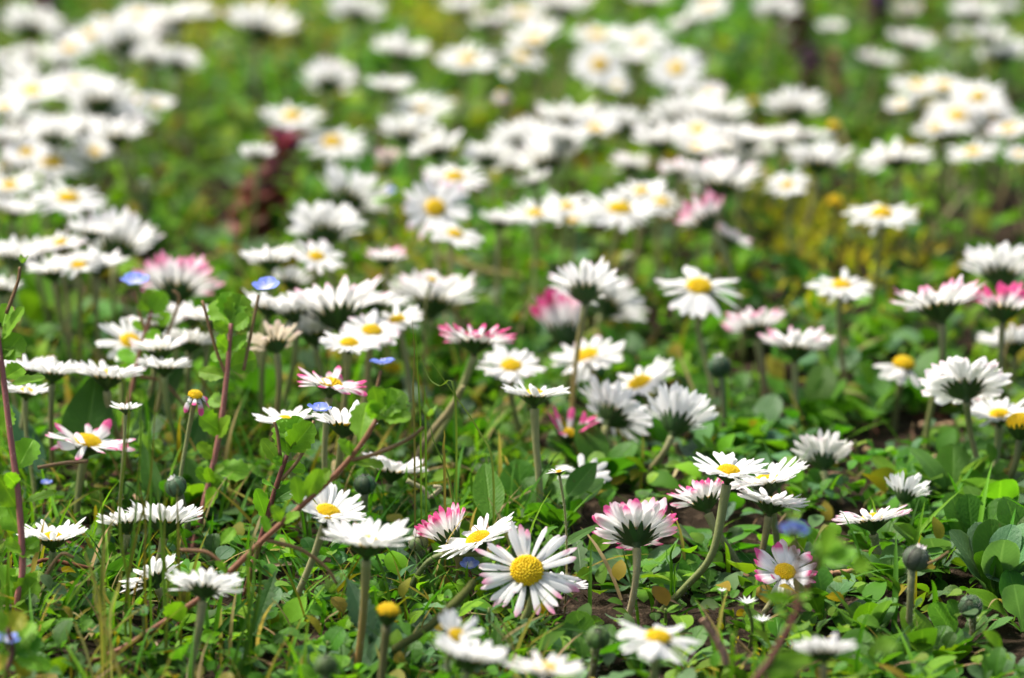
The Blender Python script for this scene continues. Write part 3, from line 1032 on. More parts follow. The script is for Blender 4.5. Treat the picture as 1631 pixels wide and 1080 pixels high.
# middle rows
D('pink-flushed daisy above the yellow-centred one by the left edge cluster', 96, 388, 78, -10, -6, 26, .42, None)
D('full cupped white daisy, largest of the cluster near the left edge', 187, 398, 116, -22, 6, 26, .05, None)
D('white daisy with a creamy yellow top in front of the full cupped daisy', 126, 424, 74, 4, 0, 12, 0, None)
D('white daisy lowest in the left edge cluster', 84, 434, 78, 0, -8, 8, .08, None)
D('white daisy at the left edge just above a pinkish bud', 22, 338, 80, 6, 10, 10, .2, None)
D('flat white daisy with an orange centre standing alone near the left edge', 109, 318, 118, 1, 4, 2, 0, None)
D('white daisy at the left edge behind the flat orange-centred daisy', 16, 298, 96, 4, -4, 8, 0, None)
D('white daisy at the left edge, below the pink-flushed one', 20, 412, 92, -4, 4, 12, .05, None)
D('white daisy cut by the left edge above a pink petal tip', 4, 462, 60, -4, 6, 12, .1, None)
D('pink bud-like daisy cut by the left edge', 2, 514, 40, -10, 0, 50, .9, None)
D('white daisy in front of the dark red dead-nettle, left of a pinkish daisy', 430, 418, 90, -4, -4, 14, .05, None)
D('pinkish white daisy with an orange centre beside the white one by the dead-nettle', 504, 410, 86, 14, 10, 4, .35, None, n=28)
D('small white daisy just above the taller blue speedwell flower', 462, 450, 62, -8, 8, 12, .15, None)
D('full white daisy with a dark cup to the right of the dead-nettle', 519, 372, 112, -20, 2, 18, 0, None)
D('pale pinkish daisy tilted away behind the full white daisy', 556, 318, 116, -24, 22, 14, .32, None)
D('large daisy facing the viewer with a round golden centre and long pale petals', 693, 332, 124, 44, 4, 2, .5, None, n=30, H=.042)
D('white daisy standing just behind the large viewer-facing daisy', 724, 284, 104, 0, 6, 12, .1, None, H=.045)
D('pale daisy under the large viewer-facing daisy with hanging petals', 724, 374, 86, 8, 14, -4, .08, None, n=26)
D('small pink-tipped daisy in side view, alone above the side-view white daisy', 615, 416, 68, -4, -2, 18, .75, None)
D('withered daisy stub with an orange centre behind the side-view white daisy', 688, 446, 44, 6, 20, 10, .7, None, n=12)
D('white petals of a daisy next to the large viewer-facing daisy', 796, 356, 70, -4, 6, 20, .08, None)
D('dull pale daisy with a dark cup left of the yellow-centred white daisy', 852, 342, 92, -12, 0, 16, .12, None)
D('small beige daisy between the dull pale one and the yellow-centred one', 912, 352, 62, 0, 0, 10, .1, None)
D('bright white daisy with a yellow centre and drooping petals in the middle', 987, 334, 122, 6, 4, 2, 0, None)
D('white daisy at the shoulder of the yellow-centred drooping daisy', 1054, 324, 92, -8, 10, 16, .05, None)
D('big white daisy in side view above the pink half-turned daisy', 1145, 298, 134, -14, 2, 18, .1, None)
D('half-turned pink daisy hanging below the big side-view daisy', 1126, 354, 78, -16, -30, 36, 1.0, None)
D('pale pink petals of a daisy beside the half-turned pink daisy', 1164, 382, 66, 0, 26, 20, .6, None)
D('white daisy with a golden side by the yellow bare dome', 1254, 296, 74, 14, -6, 6, .05, None, n=28)
D('flat white daisy with yellow centre in the clear green gap at the right', 1404, 342, 114, 1, 0, 6, 0, None)
D('small flat white daisy with yellow centre on the mossy patch', 1340, 456, 92, 3, 4, 4, 0, None)
D('pink-edged daisy in side view slanting upward on a thin dark stem', 1496, 490, 122, -8, -9, 14, .6, None)
D('large white daisy with a dark cup at the right edge above the magenta petals', 1594, 438, 112, -24, 2, 16, .22, None)
D('deep magenta daisy in shade under the large right edge daisy', 1598, 496, 92, -20, 6, 24, 1.35, None, n=26)
# upper rows, blurred
D('white daisy below the purple spot in the upper left corner', 48, 46, 104, -4, 0, 14, .05, None)
D('small white daisy next to the one below the purple spot', 98, 62, 74, 0, 0, 12, 0, None)
D('pinkish white daisy under the upper left corner pair', 50, 92, 66, -6, 4, 18, .25, None)
D('white daisy cut by the left edge in the upper rows', 6, 94, 70, -4, -4, 16, .15, None)
D('dim pale daisy between the corner cluster and the wide white one', 94, 106, 52, 0, 0, 20, .05, None)
D('wide white daisy with dark gap beneath, second row at the left edge', 52, 146, 116, -2, 6, 12, .08, None)
D('white daisy at the left edge under the wide white one', 8, 170, 80, 4, 0, 8, 0, None)
D('white daisy bridging the corner cluster and the big bright group', 144, 56, 78, 0, 0, 14, 0, None)
D('pink-topped daisy above the bright group of the top row', 222, 24, 76, -4, 0, 22, .35, None)
D('bright white daisy with a yellow patch in the top row', 284, 32, 108, 4, -6, 8, 0, None)
D('white daisy with dark cup below the pink-topped one', 202, 76, 106, -20, 0, 18, .03, None)
D('white daisy hanging lowest in the bright top group', 284, 106, 82, -16, 8, 16, .15, None)
D('white daisy squeezed between the dark-cupped one and the lowest of the bright group', 242, 96, 70, -4, 0, 14, .05, None)
D('small pale daisy by the straw-coloured stalk in the top row', 328, 26, 48, 0, 0, 20, .05, None)
D('bright white daisy alone at the top right of the straw stalk', 414, 50, 122, -12, 8, 14, .02, None)
D('white daisy topping the big group under the bright top group', 160, 166, 112, -4, -4, 14, 0, None)
D('small white daisy with a yellow neighbour at the edge of the big group', 250, 168, 64, -4, 8, 10, .05, None)
D('yellow-centred small daisy beside the topmost of the big group', 218, 158, 46, 26, 0, 6, 0, None, n=24)
D('dark-cupped white daisy in the heart of the big left group', 164, 196, 114, -20, 0, 18, .02, None)
D('white daisy with dark cup at the lower left of the big group', 84, 222, 98, -16, 0, 16, .03, None)
D('white daisy at the lower right of the big group', 187, 222, 94, -14, -6, 16, .05, None)
D('white daisy cut by the left edge, level with the big group', 10, 228, 78, -4, 0, 12, 0, None)
D('long white daisy lowest of the big left group, pink on one end', 82, 260, 118, -4, 8, 12, .2, None)
D('small white daisy at the left edge beside the long white one', 8, 266, 64, 2, 0, 8, 0, None)
D('isolated white daisy close to the top edge over dark grass', 568, 24, 98, -4, 2, 12, .05, None)
D('white daisy in side view sloping gently, above the round bright one', 638, 86, 104, -4, 8, 10, .03, None)
D('greyish white daisy beside the sloping one', 745, 96, 100, -8, 0, 22, .08, None)
D('pinkish white daisy over a dark cup, left of the small bright one', 524, 136, 94, -16, 4, 20, .32, None)
D('small bright daisy diagonally above the round bright one', 620, 142, 80, 4, 4, 10, 0, None)
D('round bright white daisy, fullest of the upper middle', 670, 176, 108, 8, 0, 16, 0, None)
D('pinkish white daisy above the yellow-centred one by the dead-nettle', 466, 188, 108, -8, 2, 14, .22, None)
D('white daisy with a vivid yellow centre beside the dead-nettle top', 530, 228, 108, 14, 4, 4, 0, None)
D('greyish white daisy under the round bright one', 648, 218, 92, -14, 0, 18, .08, None)
D('white daisy sloping up with a dark cup under the greyish one', 697, 242, 92, -10, -14, 14, .03, None)
D('pale daisy just left of the dead-nettle top', 410, 250, 62, -4, 0, 14, .1, None)
D('white daisy with dark cup between the sloping one and the broad row', 778, 256, 88, -10, 2, 16, .05, None)
D('salmon pink bud-like daisy above the large viewer-facing daisy', 615, 268, 40, -6, 0, 55, .5, None, wilt=.5)
D('creamy yellow-white daisy at the top edge', 738, 14, 84, 6, 0, 10, .12, None)
D('white daisy right under the creamy one at the top edge', 778, 36, 64, -4, 0, 14, .02, None)
D('pink daisy in the top row right of the creamy one', 832, 22, 82, -2, 0, 14, .5, None)
D('pale pink daisy with a dark cup at the top edge', 894, 18, 106, -12, 2, 18, .45, None)
D('white daisy under the pale pink pair in the top row', 852, 64, 100, 0, -14, 10, .03, None)
D('white daisy with an orange lower side beneath the pale pink pair', 832, 92, 82, 4, 16, 12, .1, None)
D('wilted orange-centred daisy hanging beside the orange-sided one', 808, 114, 40, 34, 0, -8, .2, None, n=12)
D('dull pink drooping petals of a daisy under the wilted orange centre', 799, 148, 38, 10, 0, -40, .8, None, n=9)
D('open daisy facing the viewer with a small orange centre, left of the facing pair', 955, 104, 106, 44, 0, 4, 0, None)
D('open daisy facing the viewer with a strong yellow centre, right of the facing pair', 1078, 110, 110, 42, -4, 6, 0, None)
D('white daisy standing behind and between the two viewer-facing daisies', 1022, 66, 90, 0, 0, 18, .02, None)
D('white daisy behind the facing daisy with the small orange centre', 952, 58, 92, 2, 0, 14, .04, None)
D('wilted daisy with a peach centre below the two viewer-facing daisies', 983, 136, 56, 20, 0, -6, .15, None, n=16)
D('white daisy in the top row leaning beside a yellow one', 1096, 36, 74, 2, -26, 14, .02, None)
D('yellow-centred daisy touching the top edge', 1128, 10, 74, 18, -10, 6, 0, None)
D('pinkish daisy at the top edge over the two viewer-facing daisies', 1034, 4, 80, -8, 0, 16, .4, None)
D('bright white daisy leading the broad middle row', 904, 190, 108, 4, 0, 10, .02, None)
D('white daisy in the broad middle row beside the bright leading one', 992, 202, 84, -10, 8, 16, .08, None)
D('white daisy over a dark cup at the left end of the broad row', 828, 230, 98, -14, -4, 16, .02, None)
D('pink-ended white daisy under the bright leading daisy', 872, 262, 108, -8, -12, 12, .25, None)
D('white daisy lying lowest in the broad middle row', 850, 290, 66, -4, -16, 10, .02, None)
D('full white daisy at the start of the crowded middle patch', 1086, 192, 102, -8, -4, 16, .02, None)
D('full white daisy in the centre of the crowded middle patch', 1142, 190, 108, -8, 4, 16, .12, None)
D('white daisy in the front of the crowded patch', 1052, 230, 92, -2, -4, 12, .02, None)
D('white daisy with dark shadow under it in the crowded patch', 1112, 238, 86, -10, 0, 16, .02, None)
D('white daisy with a creamy yellow edge at the end of the crowded patch', 1194, 226, 92, 4, 8, 12, .02, None)
D('pinkish daisy low at the front left of the crowded patch', 1006, 268, 72, -4, 0, 12, .45, None)
D('pink-white daisy hanging between the crowded patch and the big side-view daisy', 1080, 276, 66, -4, 0, 14, .55, None)
D('white daisy in the top row beside the dark reddish dead-nettle', 1236, 22, 80, -2, 2, 14, .12, None)
D('small round white daisy right of the dark reddish dead-nettle', 1324, 48, 54, 0, 0, 16, .02, None)
D('creamy half-open daisy near the purple flower', 1446, 28, 52, -10, 0, 40, .05, None, wilt=.35)
D('pinkish beige daisy under the creamy half-open one', 1448, 72, 82, -4, 12, 12, .4, None)
D('white daisy sloping beside the dim pinkish beige one', 1398, 100, 78, 0, 10, 10, .08, None)
D('white daisy in the top right corner group', 1552, 30, 92, -6, 8, 14, .12, None)
D('small pale daisy in front of the top right corner group', 1526, 60, 42, -2, 0, 30, .05, None)
D('small white daisy touching the top right corner', 1604, 14, 48, 0, 8, 12, .02, None)
D('white daisy at the right edge, third row', 1598, 92, 92, -6, -4, 16, .05, None)
D('white daisy in side view behind the yellow-centred pair', 1466, 138, 100, -8, 4, 14, .02, None)
D('bright daisy with a pale yellow centre, rear of the yellow-centred pair', 1558, 155, 108, 24, 4, 6, 0, None)
D('bright daisy with a yellow centre, front of the yellow-centred pair', 1524, 186, 108, 16, 0, 8, 0, None)
D('small white daisy beside the front of the yellow-centred pair', 1436, 168, 62, -4, -6, 14, .02, None)
D('pinkish white daisy at the right edge below the yellow-centred pair', 1608, 206, 82, -8, -16, 18, .42, None)
D('greyish white daisy under the yellow-centred pair', 1550, 244, 88, -8, -10, 14, .08, None)
D('white daisy cut by the right edge under the pinkish one', 1624, 246, 54, -6, 0, 16, .1, None)
D('white daisy in side view left of the bare yellow dome', 1266, 178, 104, -8, 2, 14, .06, None)
D('white daisy half behind the broad one, under the bare yellow dome', 1282, 218, 86, -4, 6, 12, .02, None)
D('broad white daisy under the bare yellow dome', 1304, 262, 108, 0, 4, 10, .02, None)
D('smooth flat white daisy, isolated at the right on a long thin stem', 1428, 254, 120, 2, -6, 6, 0, None)
D('white daisy at the outer end of the crowded middle patch', 1216, 246, 54, -2, 0, 14, .02, None)
D('faint pink daisy beyond the crowded patch in the upper middle', 1130, 150, 64, -6, 0, 20, .5, None)

# the fillers of the drifts, half hidden by their neighbours
D('white daisy wedged under the pinkish corner daisy in the upper left', 112, 78, 84, -4, 4, 12, .1)
D('white daisy joining the corner cluster to the pink-topped daisy', 172, 42, 84, -2, -4, 12, .05)
D('white daisy half hidden beneath the yellow-patched bright one of the top row', 252, 58, 88, -4, 6, 14, .08)
D('white daisy between the wide left edge daisy and the big left group', 122, 132, 84, -4, 4, 10, .05)
D('white daisy above the wide one at the left edge', 28, 120, 74, -2, 0, 12, .06)
D('white daisy hiding the stem of the dark-cupped heart of the left group', 132, 206, 86, -6, 0, 12, .05)
D('white daisy right of the dark-cupped heart of the left group', 214, 194, 78, -2, 8, 12, .1)
D('white daisy above the lower left member of the big group', 42, 198, 84, -2, 0, 12, .05)
D('white daisy resting on the long pink-ended one', 42, 244, 80, -2, -4, 10, .05)
D('white daisy trailing off the lower right of the big left group', 150, 244, 80, -6, 6, 12, .1)
D('white daisy squeezed between the bright leading one and its neighbour', 948, 206, 84, -4, 4, 10, .05)
D('white daisy below the bright leading one of the broad row', 896, 226, 88, -6, 0, 14, .12)
D('white daisy bridging the left end and the front of the broad row', 852, 210, 78, -2, 4, 10, .05)
D('white daisy in the hollow of the crowded middle patch', 1112, 208, 92, -4, 0, 12, .1)
D('white daisy behind the big side-view daisy of the middle', 1172, 264, 86, -6, 6, 14, .15)
D('white daisy under the creamy-edged end of the crowded patch', 1164, 236, 80, -4, 4, 12, .05)
D('white daisy joining the crowded patch to the half hidden broad one', 1242, 226, 76, -2, -4, 12, .1)
D('white daisy behind the rear of the yellow-centred pair', 1504, 138, 84, -4, 0, 14, .05)
D('white daisy beside the pinkish one below the yellow-centred pair', 1582, 184, 80, -2, 6, 12, .15)
D('white daisy under the front of the yellow-centred pair', 1490, 204, 78, -4, -6, 14, .05)
D('white daisy below the top right corner group', 1574, 62, 70, -2, 4, 12, .1)
D('white daisy between the two viewer-facing far daisies, lower down', 1008, 98, 70, -2, 0, 12, .05)
D('white daisy in the left edge cluster, above the creamy yellow-topped one', 146, 372, 80, -4, 4, 14, .1)
D('white daisy in the left edge cluster, under the pink-flushed one', 58, 406, 82, -6, -4, 14, .15)
D('white daisy low between the creamy-topped one and the full cupped one', 156, 424, 76, -4, 6, 14, .05)
D('white daisy filling the space above the full white daisy under the leaning one', 470, 500, 92, -6, -6, 14, .2)
D('white daisy below the golden-centred daisy of the middle cluster', 556, 548, 92, -6, 4, 14, .1)
D('white daisy behind the leaning pink-tinged daisy of the middle cluster', 598, 482, 90, -8, 8, 14, .3)
D('white daisy behind the thin-stemmed speedwell, above the sideways golden one', 250, 520, 92, -6, 0, 14, .1)
D('white daisy tucked between the speedwell crown and the one below the crimson-fringed daisy', 336, 512, 84, -6, 8, 14, .1)
D('white daisy low behind the speedwell stem with tiny leaves', 262, 586, 84, -4, 0, 12, .05)
D('white daisy beside the blurred one at the left edge', 84, 596, 88, -4, 4, 14, .05)
D('white daisy joining the dull pale one to the drooping yellow-centred one', 902, 330, 82, -6, 4, 14, .2)
D('white daisy behind the bright drooping yellow-centred one', 1022, 306, 84, -6, -4, 14, .1)

bare_head('bare yellow dome without petals on a curving olive stem at the right edge', 1624, 676, 46, 6, -4, (1556, 812), mids=[(1590, 790), (1615, 745)], stem=(.14, .13, .03))
bare_head('ragged yellow dome with withered scraps on a brownish stem at the bottom edge', 618, 976, 42, 0, 6, None, left=0, stem=(.24, .17, .10), d=.672)
bare_head('golden dome with only a few white petals left on one side', 1439, 582, 42, 4, 8, (1424, 668), left=8, side=math.pi * 1.05)
bare_head('bare orange-yellow dome in the blurred right part beside white daisies', 1328, 202, 32, 2, 0, None, H=.036)
bare_head('low blurred yellow dome in green shade beside the flat yellow-centred daisy', 1330, 322, 36, 10, 0, None, H=.022)
bare_head('tiny yellow dome beyond the crowded patch of white daisies', 1200, 163, 24, 4, 0, None, H=.034)

bud('smooth green bud with a pale tip at the bottom edge beside the brown stemmed daisy', 519, 1060, 36, None, 12, 0, d=.655, open_=.25, bc=(.05, .10, .025))
bud('green striped bud nested among toothed leaves behind the drooping daisy', 952, 1016, 37, None, 30, 4, d=.69, open_=.25, bc=(.06, .11, .03))
bud('hairy grey-green bud bursting pale petals on a thick bristly stem', 1459, 890, 42, (1446, 1030), -12, 22, open_=.8, bc=(.055, .075, .045), mids=[(1450, 950)])
bud('round dark bud seen end-on beside the large spoon leaves', 1546, 966, 36, None, 48, -14, H=.009, open_=.12)
bud('dark hairy bud with a white tip above the daisy behind grass blades', 280, 775, 34, None, 4, -26, H=.020, open_=.6)
bud('nearly black round bud behind the daisy with thin upright petals', 581, 772, 34, None, -6, 0, H=.018, open_=.3)
bud('blurred dark bud with a pale cap in the brown gap behind the cupped daisy', 1146, 584, 36, None, -8, -10, H=.022, open_=.7)
bud('small pinkish white bud low behind the flat leaning daisy', 666, 864, 30, None, 10, -6, H=.012, open_=1.0, bc=(.12, .14, .06))
bud('small round pale bud behind the white daisies in the green middle gap', 1000, 415, 24, None, 0, 0, H=.02, open_=.6, bc=(.2, .22, .1))
bud('small creamy round bud in the green gap at the left', 230, 300, 26, None, 0, 0, H=.024, open_=.8, bc=(.28, .29, .12))


# ------------------------------------------------------------------ other plants
def toward(p, k=.55):
    """a leaf normal part way between straight up and towards the viewer's side"""
    c = CAM - np.asarray(p)
    c = c / np.linalg.norm(c)
    return lerp(np.array([0, 0, 1.0]), c, k)


def leaf_px(parent, bu, bv, tu, tv, d, dd, wr, tint, rng, kind='round', teeth=.20, nteeth=5, k=.6, curl=.3, name='leaf', fold=.22, W=None, side=0.0, wav=.06):
    b, t = P(bu, bv, d), P(tu, tv, d + dd)
    if W is None and teeth > .1:
        t, wr = b + (t - b) * 1.03, wr * 1.05
    off = np.array(parent.location)
    dv = t - b
    L = np.linalg.norm(dv)
    nrm = toward(b, k) + np.array([side, 0, 0])
    mb = MB()
    leaf_mesh(mb, b - off, dv, nrm, L, W or L * wr, kind, 15, 7, fold, curl, teeth, nteeth, vary(tint, rng, .18), wav, rng, rng.uniform(-.2, .2))
    return mb.build(name, M_LEAF, parent)


def speedwell_flower(parent, u, v, w, d, rng, a=10, r=0):
    S = w * .9 * d / FPX / 2
    nrm, M = head_rot(a, r, rng.uniform(0, 1))
    off = Vector(P(u, v, d)) - Vector(parent.location)
    MM = Matrix.Translation(off) @ M @ Matrix.Scale(S, 4)
    mb = MB()
    for i, (wd, ln) in enumerate(((1.15, 1.0), (1.0, .95), (.75, .85), (1.0, .95))):
        q = MB()
        leaf_mesh(q, (0, 0, 0), (0, 1, .34), (0, -.34, 1), ln, wd, 'round', 8, 7, .15, -.25, 0, 5, (1, 1, 1), .05, rng)
        V = np.concatenate(q.v)
        ts = np.concatenate(q.s)
        az = i * math.pi / 2
        V = np.stack([V[:, 0] * math.cos(az) - V[:, 1] * math.sin(az), V[:, 0] * math.sin(az) + V[:, 1] * math.cos(az), V[:, 2]], 1)
        stripe = (np.abs(np.sin(ts[:, 1] * 6 + .8)) > .8)[:, None] * .5
        base = np.clip(1.2 - ts[:, 0:1] * 2.4, 0, 1)
        col = lerp(np.array((.24, .33, .86)), np.array((.08, .12, .60)), stripe)
        col = lerp(col, np.array((.80, .82, .84)), base)
        mb.add(V, q.f, col, ts)
    f = mb.build('flower', M_BLUE, parent)
    f.matrix_local = MM
    sb = MB()
    for i in range(4):
        az = i * math.pi / 2 + .78
        leaf_mesh(sb, (0, 0, -.16), (math.cos(az), math.sin(az), .28), (0, 0, 1), .78, .30, 'lance', 7, 3, .2, -.2, 0, 5, vary((.14, .26, .03), rng), .03, rng)
    s = sb.build('sepals', M_COVER, f)
    st = MB()
    for x in (-.12, .12):
        tube(st, catmull([(x * .4, 0, 0), (x, .1, .22), (x * 1.4, .15, .42)], 5), [.02, .02, .05], 5, (.75, .75, .8))
    st.build('stamens', M_BLUE, f)
    return f


def pedicel(parent, pts, d, rng, rad=.00045, tint=(.24, .14, .06), dd=0.0, name='stalk'):
    off = np.array(parent.location)
    w = [P(u, v, d + dd * i / max(1, len(pts) - 1)) - off for i, (u, v) in enumerate(pts)]
    mb = MB()
    path = catmull(w, 14)
    tube(mb, path, [rad * 1.2, rad], 6, vary(tint, rng, .12))
    o = mb.build(name, M_STEM, parent)
    hairs(path, rad, rng, 40, .0006).build('hair', M_HAIR, o, False)
    return o


def speedwell(label, stem, d, rad, tint, leaves, flowers=(), stalks=(), seed=1, lt=(.17, .37, .02), caps=(), dd=0.0, n_extra=0):
    rng = np.random.default_rng(seed)
    d *= DS
    b = P(*stem[0], d)
    t = thing('speedwell', label, 'wildflower', b, 'blue speedwell plants')
    pts = [P(u, v, d + dd * i / (len(stem) - 1)) - b for i, (u, v) in enumerate(stem)]
    if b[2] > .003:                                # root it in the ground below
        pts = [np.array([rng.uniform(-.002, .002), .002, -b[2] - .002])] + pts
    path = catmull(pts, 26)
    mb = MB()
    tube(mb, path, [rad, rad * .95, rad * .75], 8, vary(tint, rng, .1), vary(tint, rng, .15))
    so = mb.build('stem', M_STEM, t)
    hairs(path, rad, rng, 220, .0008).build('hair', M_HAIR, so, False)
    for lf in leaves:
        bu, bv, tu, tv, wr = lf[:5]
        ex = lf[5] if len(lf) > 5 else {}
        k = dict(wr=wr, dd=rng.uniform(-.004, .004), k=rng.uniform(.45, .8), curl=rng.uniform(-.1, .5), side=rng.uniform(-.3, .3))
        tn = ex.get('tint', lt)
        k.update({a: x for a, x in ex.items() if a != 'tint'})
        leaf_px(t, bu, bv, tu, tv, d, k.pop('dd'), k.pop('wr'), tn, rng, **k)
    for j in range(n_extra):                       # the many small leaves up the stem
        x = rng.uniform(.25, .97)
        q = path[int(x * 26)] + b
        uu, vv, _ = to_px(q)
        s = (-1 if j % 2 else 1) * rng.uniform(14, 30)
        leaf_px(t, uu, vv, uu + s, vv - rng.uniform(4, 26), d + dd, rng.uniform(-.006, .006), rng.uniform(.6, .85), vary(lt, rng, .15), rng, k=rng.uniform(.4, .85), curl=rng.uniform(-.1, .6), side=rng.uniform(-.4, .4))
    for u, v, w, a, r in flowers:
        speedwell_flower(t, u, v, w, d, rng, a, r)
    for s in stalks:
        pedicel(t, s, d, rng)
    for u, v, sz in caps:                          # seed capsules in their pointed sepals
        c = P(u, v, d) - b
        S = sz * d / FPX / 2
        q = MB()
        for az in (0, 1.57, 3.14, 4.71):
            leaf_mesh(q, c, (math.cos(az + .4) * .55, math.sin(az + .4) * .55, .85), (math.cos(az + .4), math.sin(az + .4), -.3), S * 2.1, S * 1.05, 'oval', 8, 5, .25, -.3, 0, 5, vary((.17, .30, .05), rng), .03, rng)
        q.build('seed_capsule', M_LEAF, t)
    return t


BR, RB, PK = (.24, .095, .045), (.15, .05, .032), (.38, .15, .125)
speedwell('brown-stemmed speedwell arching across the middle with a single blue flower at its tip',
          [(60, 1070), (170, 1045), (255, 995), (330, 945), (365, 912), (430, 850), (520, 770), (570, 715), (600, 668)], .700, .00082, BR,
          [(572, 703, 583, 643, .66, dict(side=-.2)), (598, 672, 640, 622, .85, dict(curl=.5)), (606, 660, 652, 668, .75, {}), (603, 660, 596, 618, .8, {}), (600, 668, 588, 640, .7, {}), (612, 655, 640, 652, 1.0, dict(k=.9)), (618, 648, 622, 620, 1.0, dict(k=.9)), (625, 640, 652, 640, .7, {}),
           (558, 733, 610, 742, .55, dict(k=.35)), (488, 797, 508, 748, .55, dict(k=.8)), (478, 806, 470, 760, .55, dict(k=.8)), (500, 778, 524, 748, .6, {}), (430, 852, 418, 822, .5, {}), (365, 915, 345, 895, .5, {}), (352, 868, 372, 842, .6, {})],
          [(608, 581, 56, -8, 0)], [[(594, 660), (598, 630), (607, 590)], [(560, 733), (600, 722), (650, 700), (675, 680)], [(425, 860), (480, 876), (520, 905), (536, 930)], [(360, 905), (330, 880), (285, 876)]],
          1, caps=[(683, 664, 22), (527, 945, 26)], n_extra=7)
speedwell('speedwell with a bunched leafy tip and a blue flower just under the topmost white cluster',
          [(395, 930), (418, 850), (440, 775), (457, 725)], .735, .0008, RB,
          [(458, 726, 452, 668, .7, {}), (458, 722, 496, 676, .7, {}), (460, 715, 470, 668, .95, dict(k=.9)), (462, 700, 478, 665, .9, dict(k=.9)), (455, 700, 448, 672, .9, {}), (450, 745, 418, 700, .45, {}), (458, 705, 492, 700, .6, {}), (452, 740, 485, 748, .6, {}), (432, 800, 480, 770, .45, dict(tint=GREEN)), (425, 830, 408, 780, .55, {})],
          [(510, 655, 52, 2, 4)], [[(448, 765), (480, 725), (500, 670)], [(446, 725), (442, 690), (437, 672)]], 2, caps=[(466, 716, 20)], n_extra=8)
speedwell('tall pink-stemmed speedwell with a leafy crown and a blue flower on a thread-like stalk',
          [(300, 905), (318, 830), (345, 715), (360, 610), (368, 515)], .77, .00085, PK,
          [(366, 520, 345, 478, .9, {}), (368, 520, 386, 470, .85, {}), (368, 525, 395, 505, .9, {}), (366, 530, 340, 515, .7, {}), (368, 515, 366, 465, .9, dict(k=.9)), (362, 585, 408, 570, .8, {}), (356, 690, 318, 664, .85, {}), (340, 745, 395, 755, .8, {}), (362, 600, 318, 592, .5, {}), (345, 700, 365, 665, .6, {}), (338, 775, 330, 745, .5, {})],
          [(424, 460, 58, 12, -4)], [[(388, 590), (400, 530), (412, 470)], [(362, 600), (345, 560), (322, 478)]], 3, n_extra=10)
speedwell('pink-stemmed speedwell climbing along the left edge with broad bright leaves',
          [(28, 960), (36, 905), (30, 800), (16, 690), (4, 590), (-4, 530)], .715, .00088, PK,
          [(2, 575, 32, 535, .95, {}), (0, 600, -30, 570, .9, {}), (14, 612, 70, 602, .42, dict(k=.35)), (10, 690, 6, 650, .75, {}), (26, 750, 52, 700, .75, {}), (28, 810, -2, 760, .9, {}), (38, 800, 85, 785, .45, dict(k=.35)), (32, 850, 10, 800, 1.0, {}), (20, 880, 62, 868, .8, {}), (38, 870, 62, 860, .8, {}), (22, 965, 58, 925, .85, {}), (20, 960, -8, 905, .9, {}), (4, 520, 12, 485, .7, {}), (2, 545, 36, 490, .4, dict(k=.35))],
          [], [[(10, 500), (28, 450), (32, 425)], [(58, 940), (95, 885), (118, 888)], [(60, 745), (100, 738), (140, 735)]], 4, caps=[(36, 420, 16)], n_extra=10)
speedwell('thin-stemmed speedwell behind the grass blades with a blue flower against the crimson daisy',
          [(180, 790), (196, 690), (212, 610), (226, 550), (242, 495)], .805, .0008, (.30, .14, .09),
          [(240, 500, 262, 466, .85, {}), (240, 498, 218, 482, .9, {}), (242, 495, 244, 460, .9, dict(k=.9)), (226, 552, 242, 578, .7, {}), (216, 612, 236, 600, .6, {}), (205, 680, 178, 648, .7, {}), (200, 690, 222, 715, .8, dict(tint=YELLOW)), (210, 620, 232, 640, .8, {}), (252, 520, 270, 500, .8, {})],
          [(215, 452, 60, 8, 0)], [[(232, 530), (220, 490), (215, 462)], [(262, 545), (285, 480), (276, 462)], [(222, 600), (262, 610), (305, 660)]], 5, n_extra=12)
speedwell('blurred reddish speedwell closest to the lens with bright leaves and a hanging blue flower',
          [(1190, 1120), (1228, 1050), (1262, 990), (1288, 930), (1302, 890)], .632, .0008, RB,
          [(1300, 905, 1340, 862, .6, {}), (1310, 885, 1328, 840, .7, {}), (1305, 895, 1362, 880, .6, {}), (1265, 955, 1222, 948, .55, {}), (1268, 952, 1290, 946, .6, {}), (1304, 895, 1302, 862, .6, {}), (1215, 1065, 1268, 1075, .8, {}), (1215, 1070, 1290, 1045, .5, {}), (1256, 985, 1238, 970, .5, {}), (1355, 910, 1382, 895, .8, {}), (1390, 1040, 1425, 1020, .85, {})],
          [(1264, 850, 62, -44, 6)], [[(1268, 990), (1270, 900), (1262, 840)], [(1298, 905), (1270, 885), (1250, 865)]], 6, caps=[(1262, 832, 22)])
speedwell('low speedwell in the bottom left corner with yellow-green leaves and one blue petal showing',
          [(5, 1090), (20, 1040), (12, 1000)], .672, .0007, RB,
          [(16, 1010, 34, 975, .95, dict(tint=YELLOW)), (10, 1010, -16, 975, .9, {}), (20, 1045, 66, 1020, .75, dict(tint=GREEN)), (20, 1050, 80, 1060, .5, {}), (14, 1045, -10, 1065, .8, dict(tint=YELLOW)), (24, 1040, 50, 990, .7, {}), (22, 1055, 48, 1075, .8, dict(tint=YELLOW))],
          [(10, 1022, 62, 4, 10)], [[(20, 1040), (10, 1030), (10, 1024)]], 7)
speedwell('tiny speedwell flower low in the shade under the sparse pink-edged daisy',
          [(70, 815), (72, 795), (74, 778)], .775, .0005, RB, [(72, 800, 55, 788, .6, {}), (72, 800, 95, 795, .6, {})], [(74, 771, 26, 4, 0)], [], 8)
speedwell('low speedwell with one blue petal under the flat leaning daisy',
          [(748, 950), (750, 925), (748, 908)], .735, .0005, RB, [(750, 930, 770, 922, .6, {}), (750, 935, 728, 925, .6, {})], [(748, 902, 40, 20, 0)], [], 9)
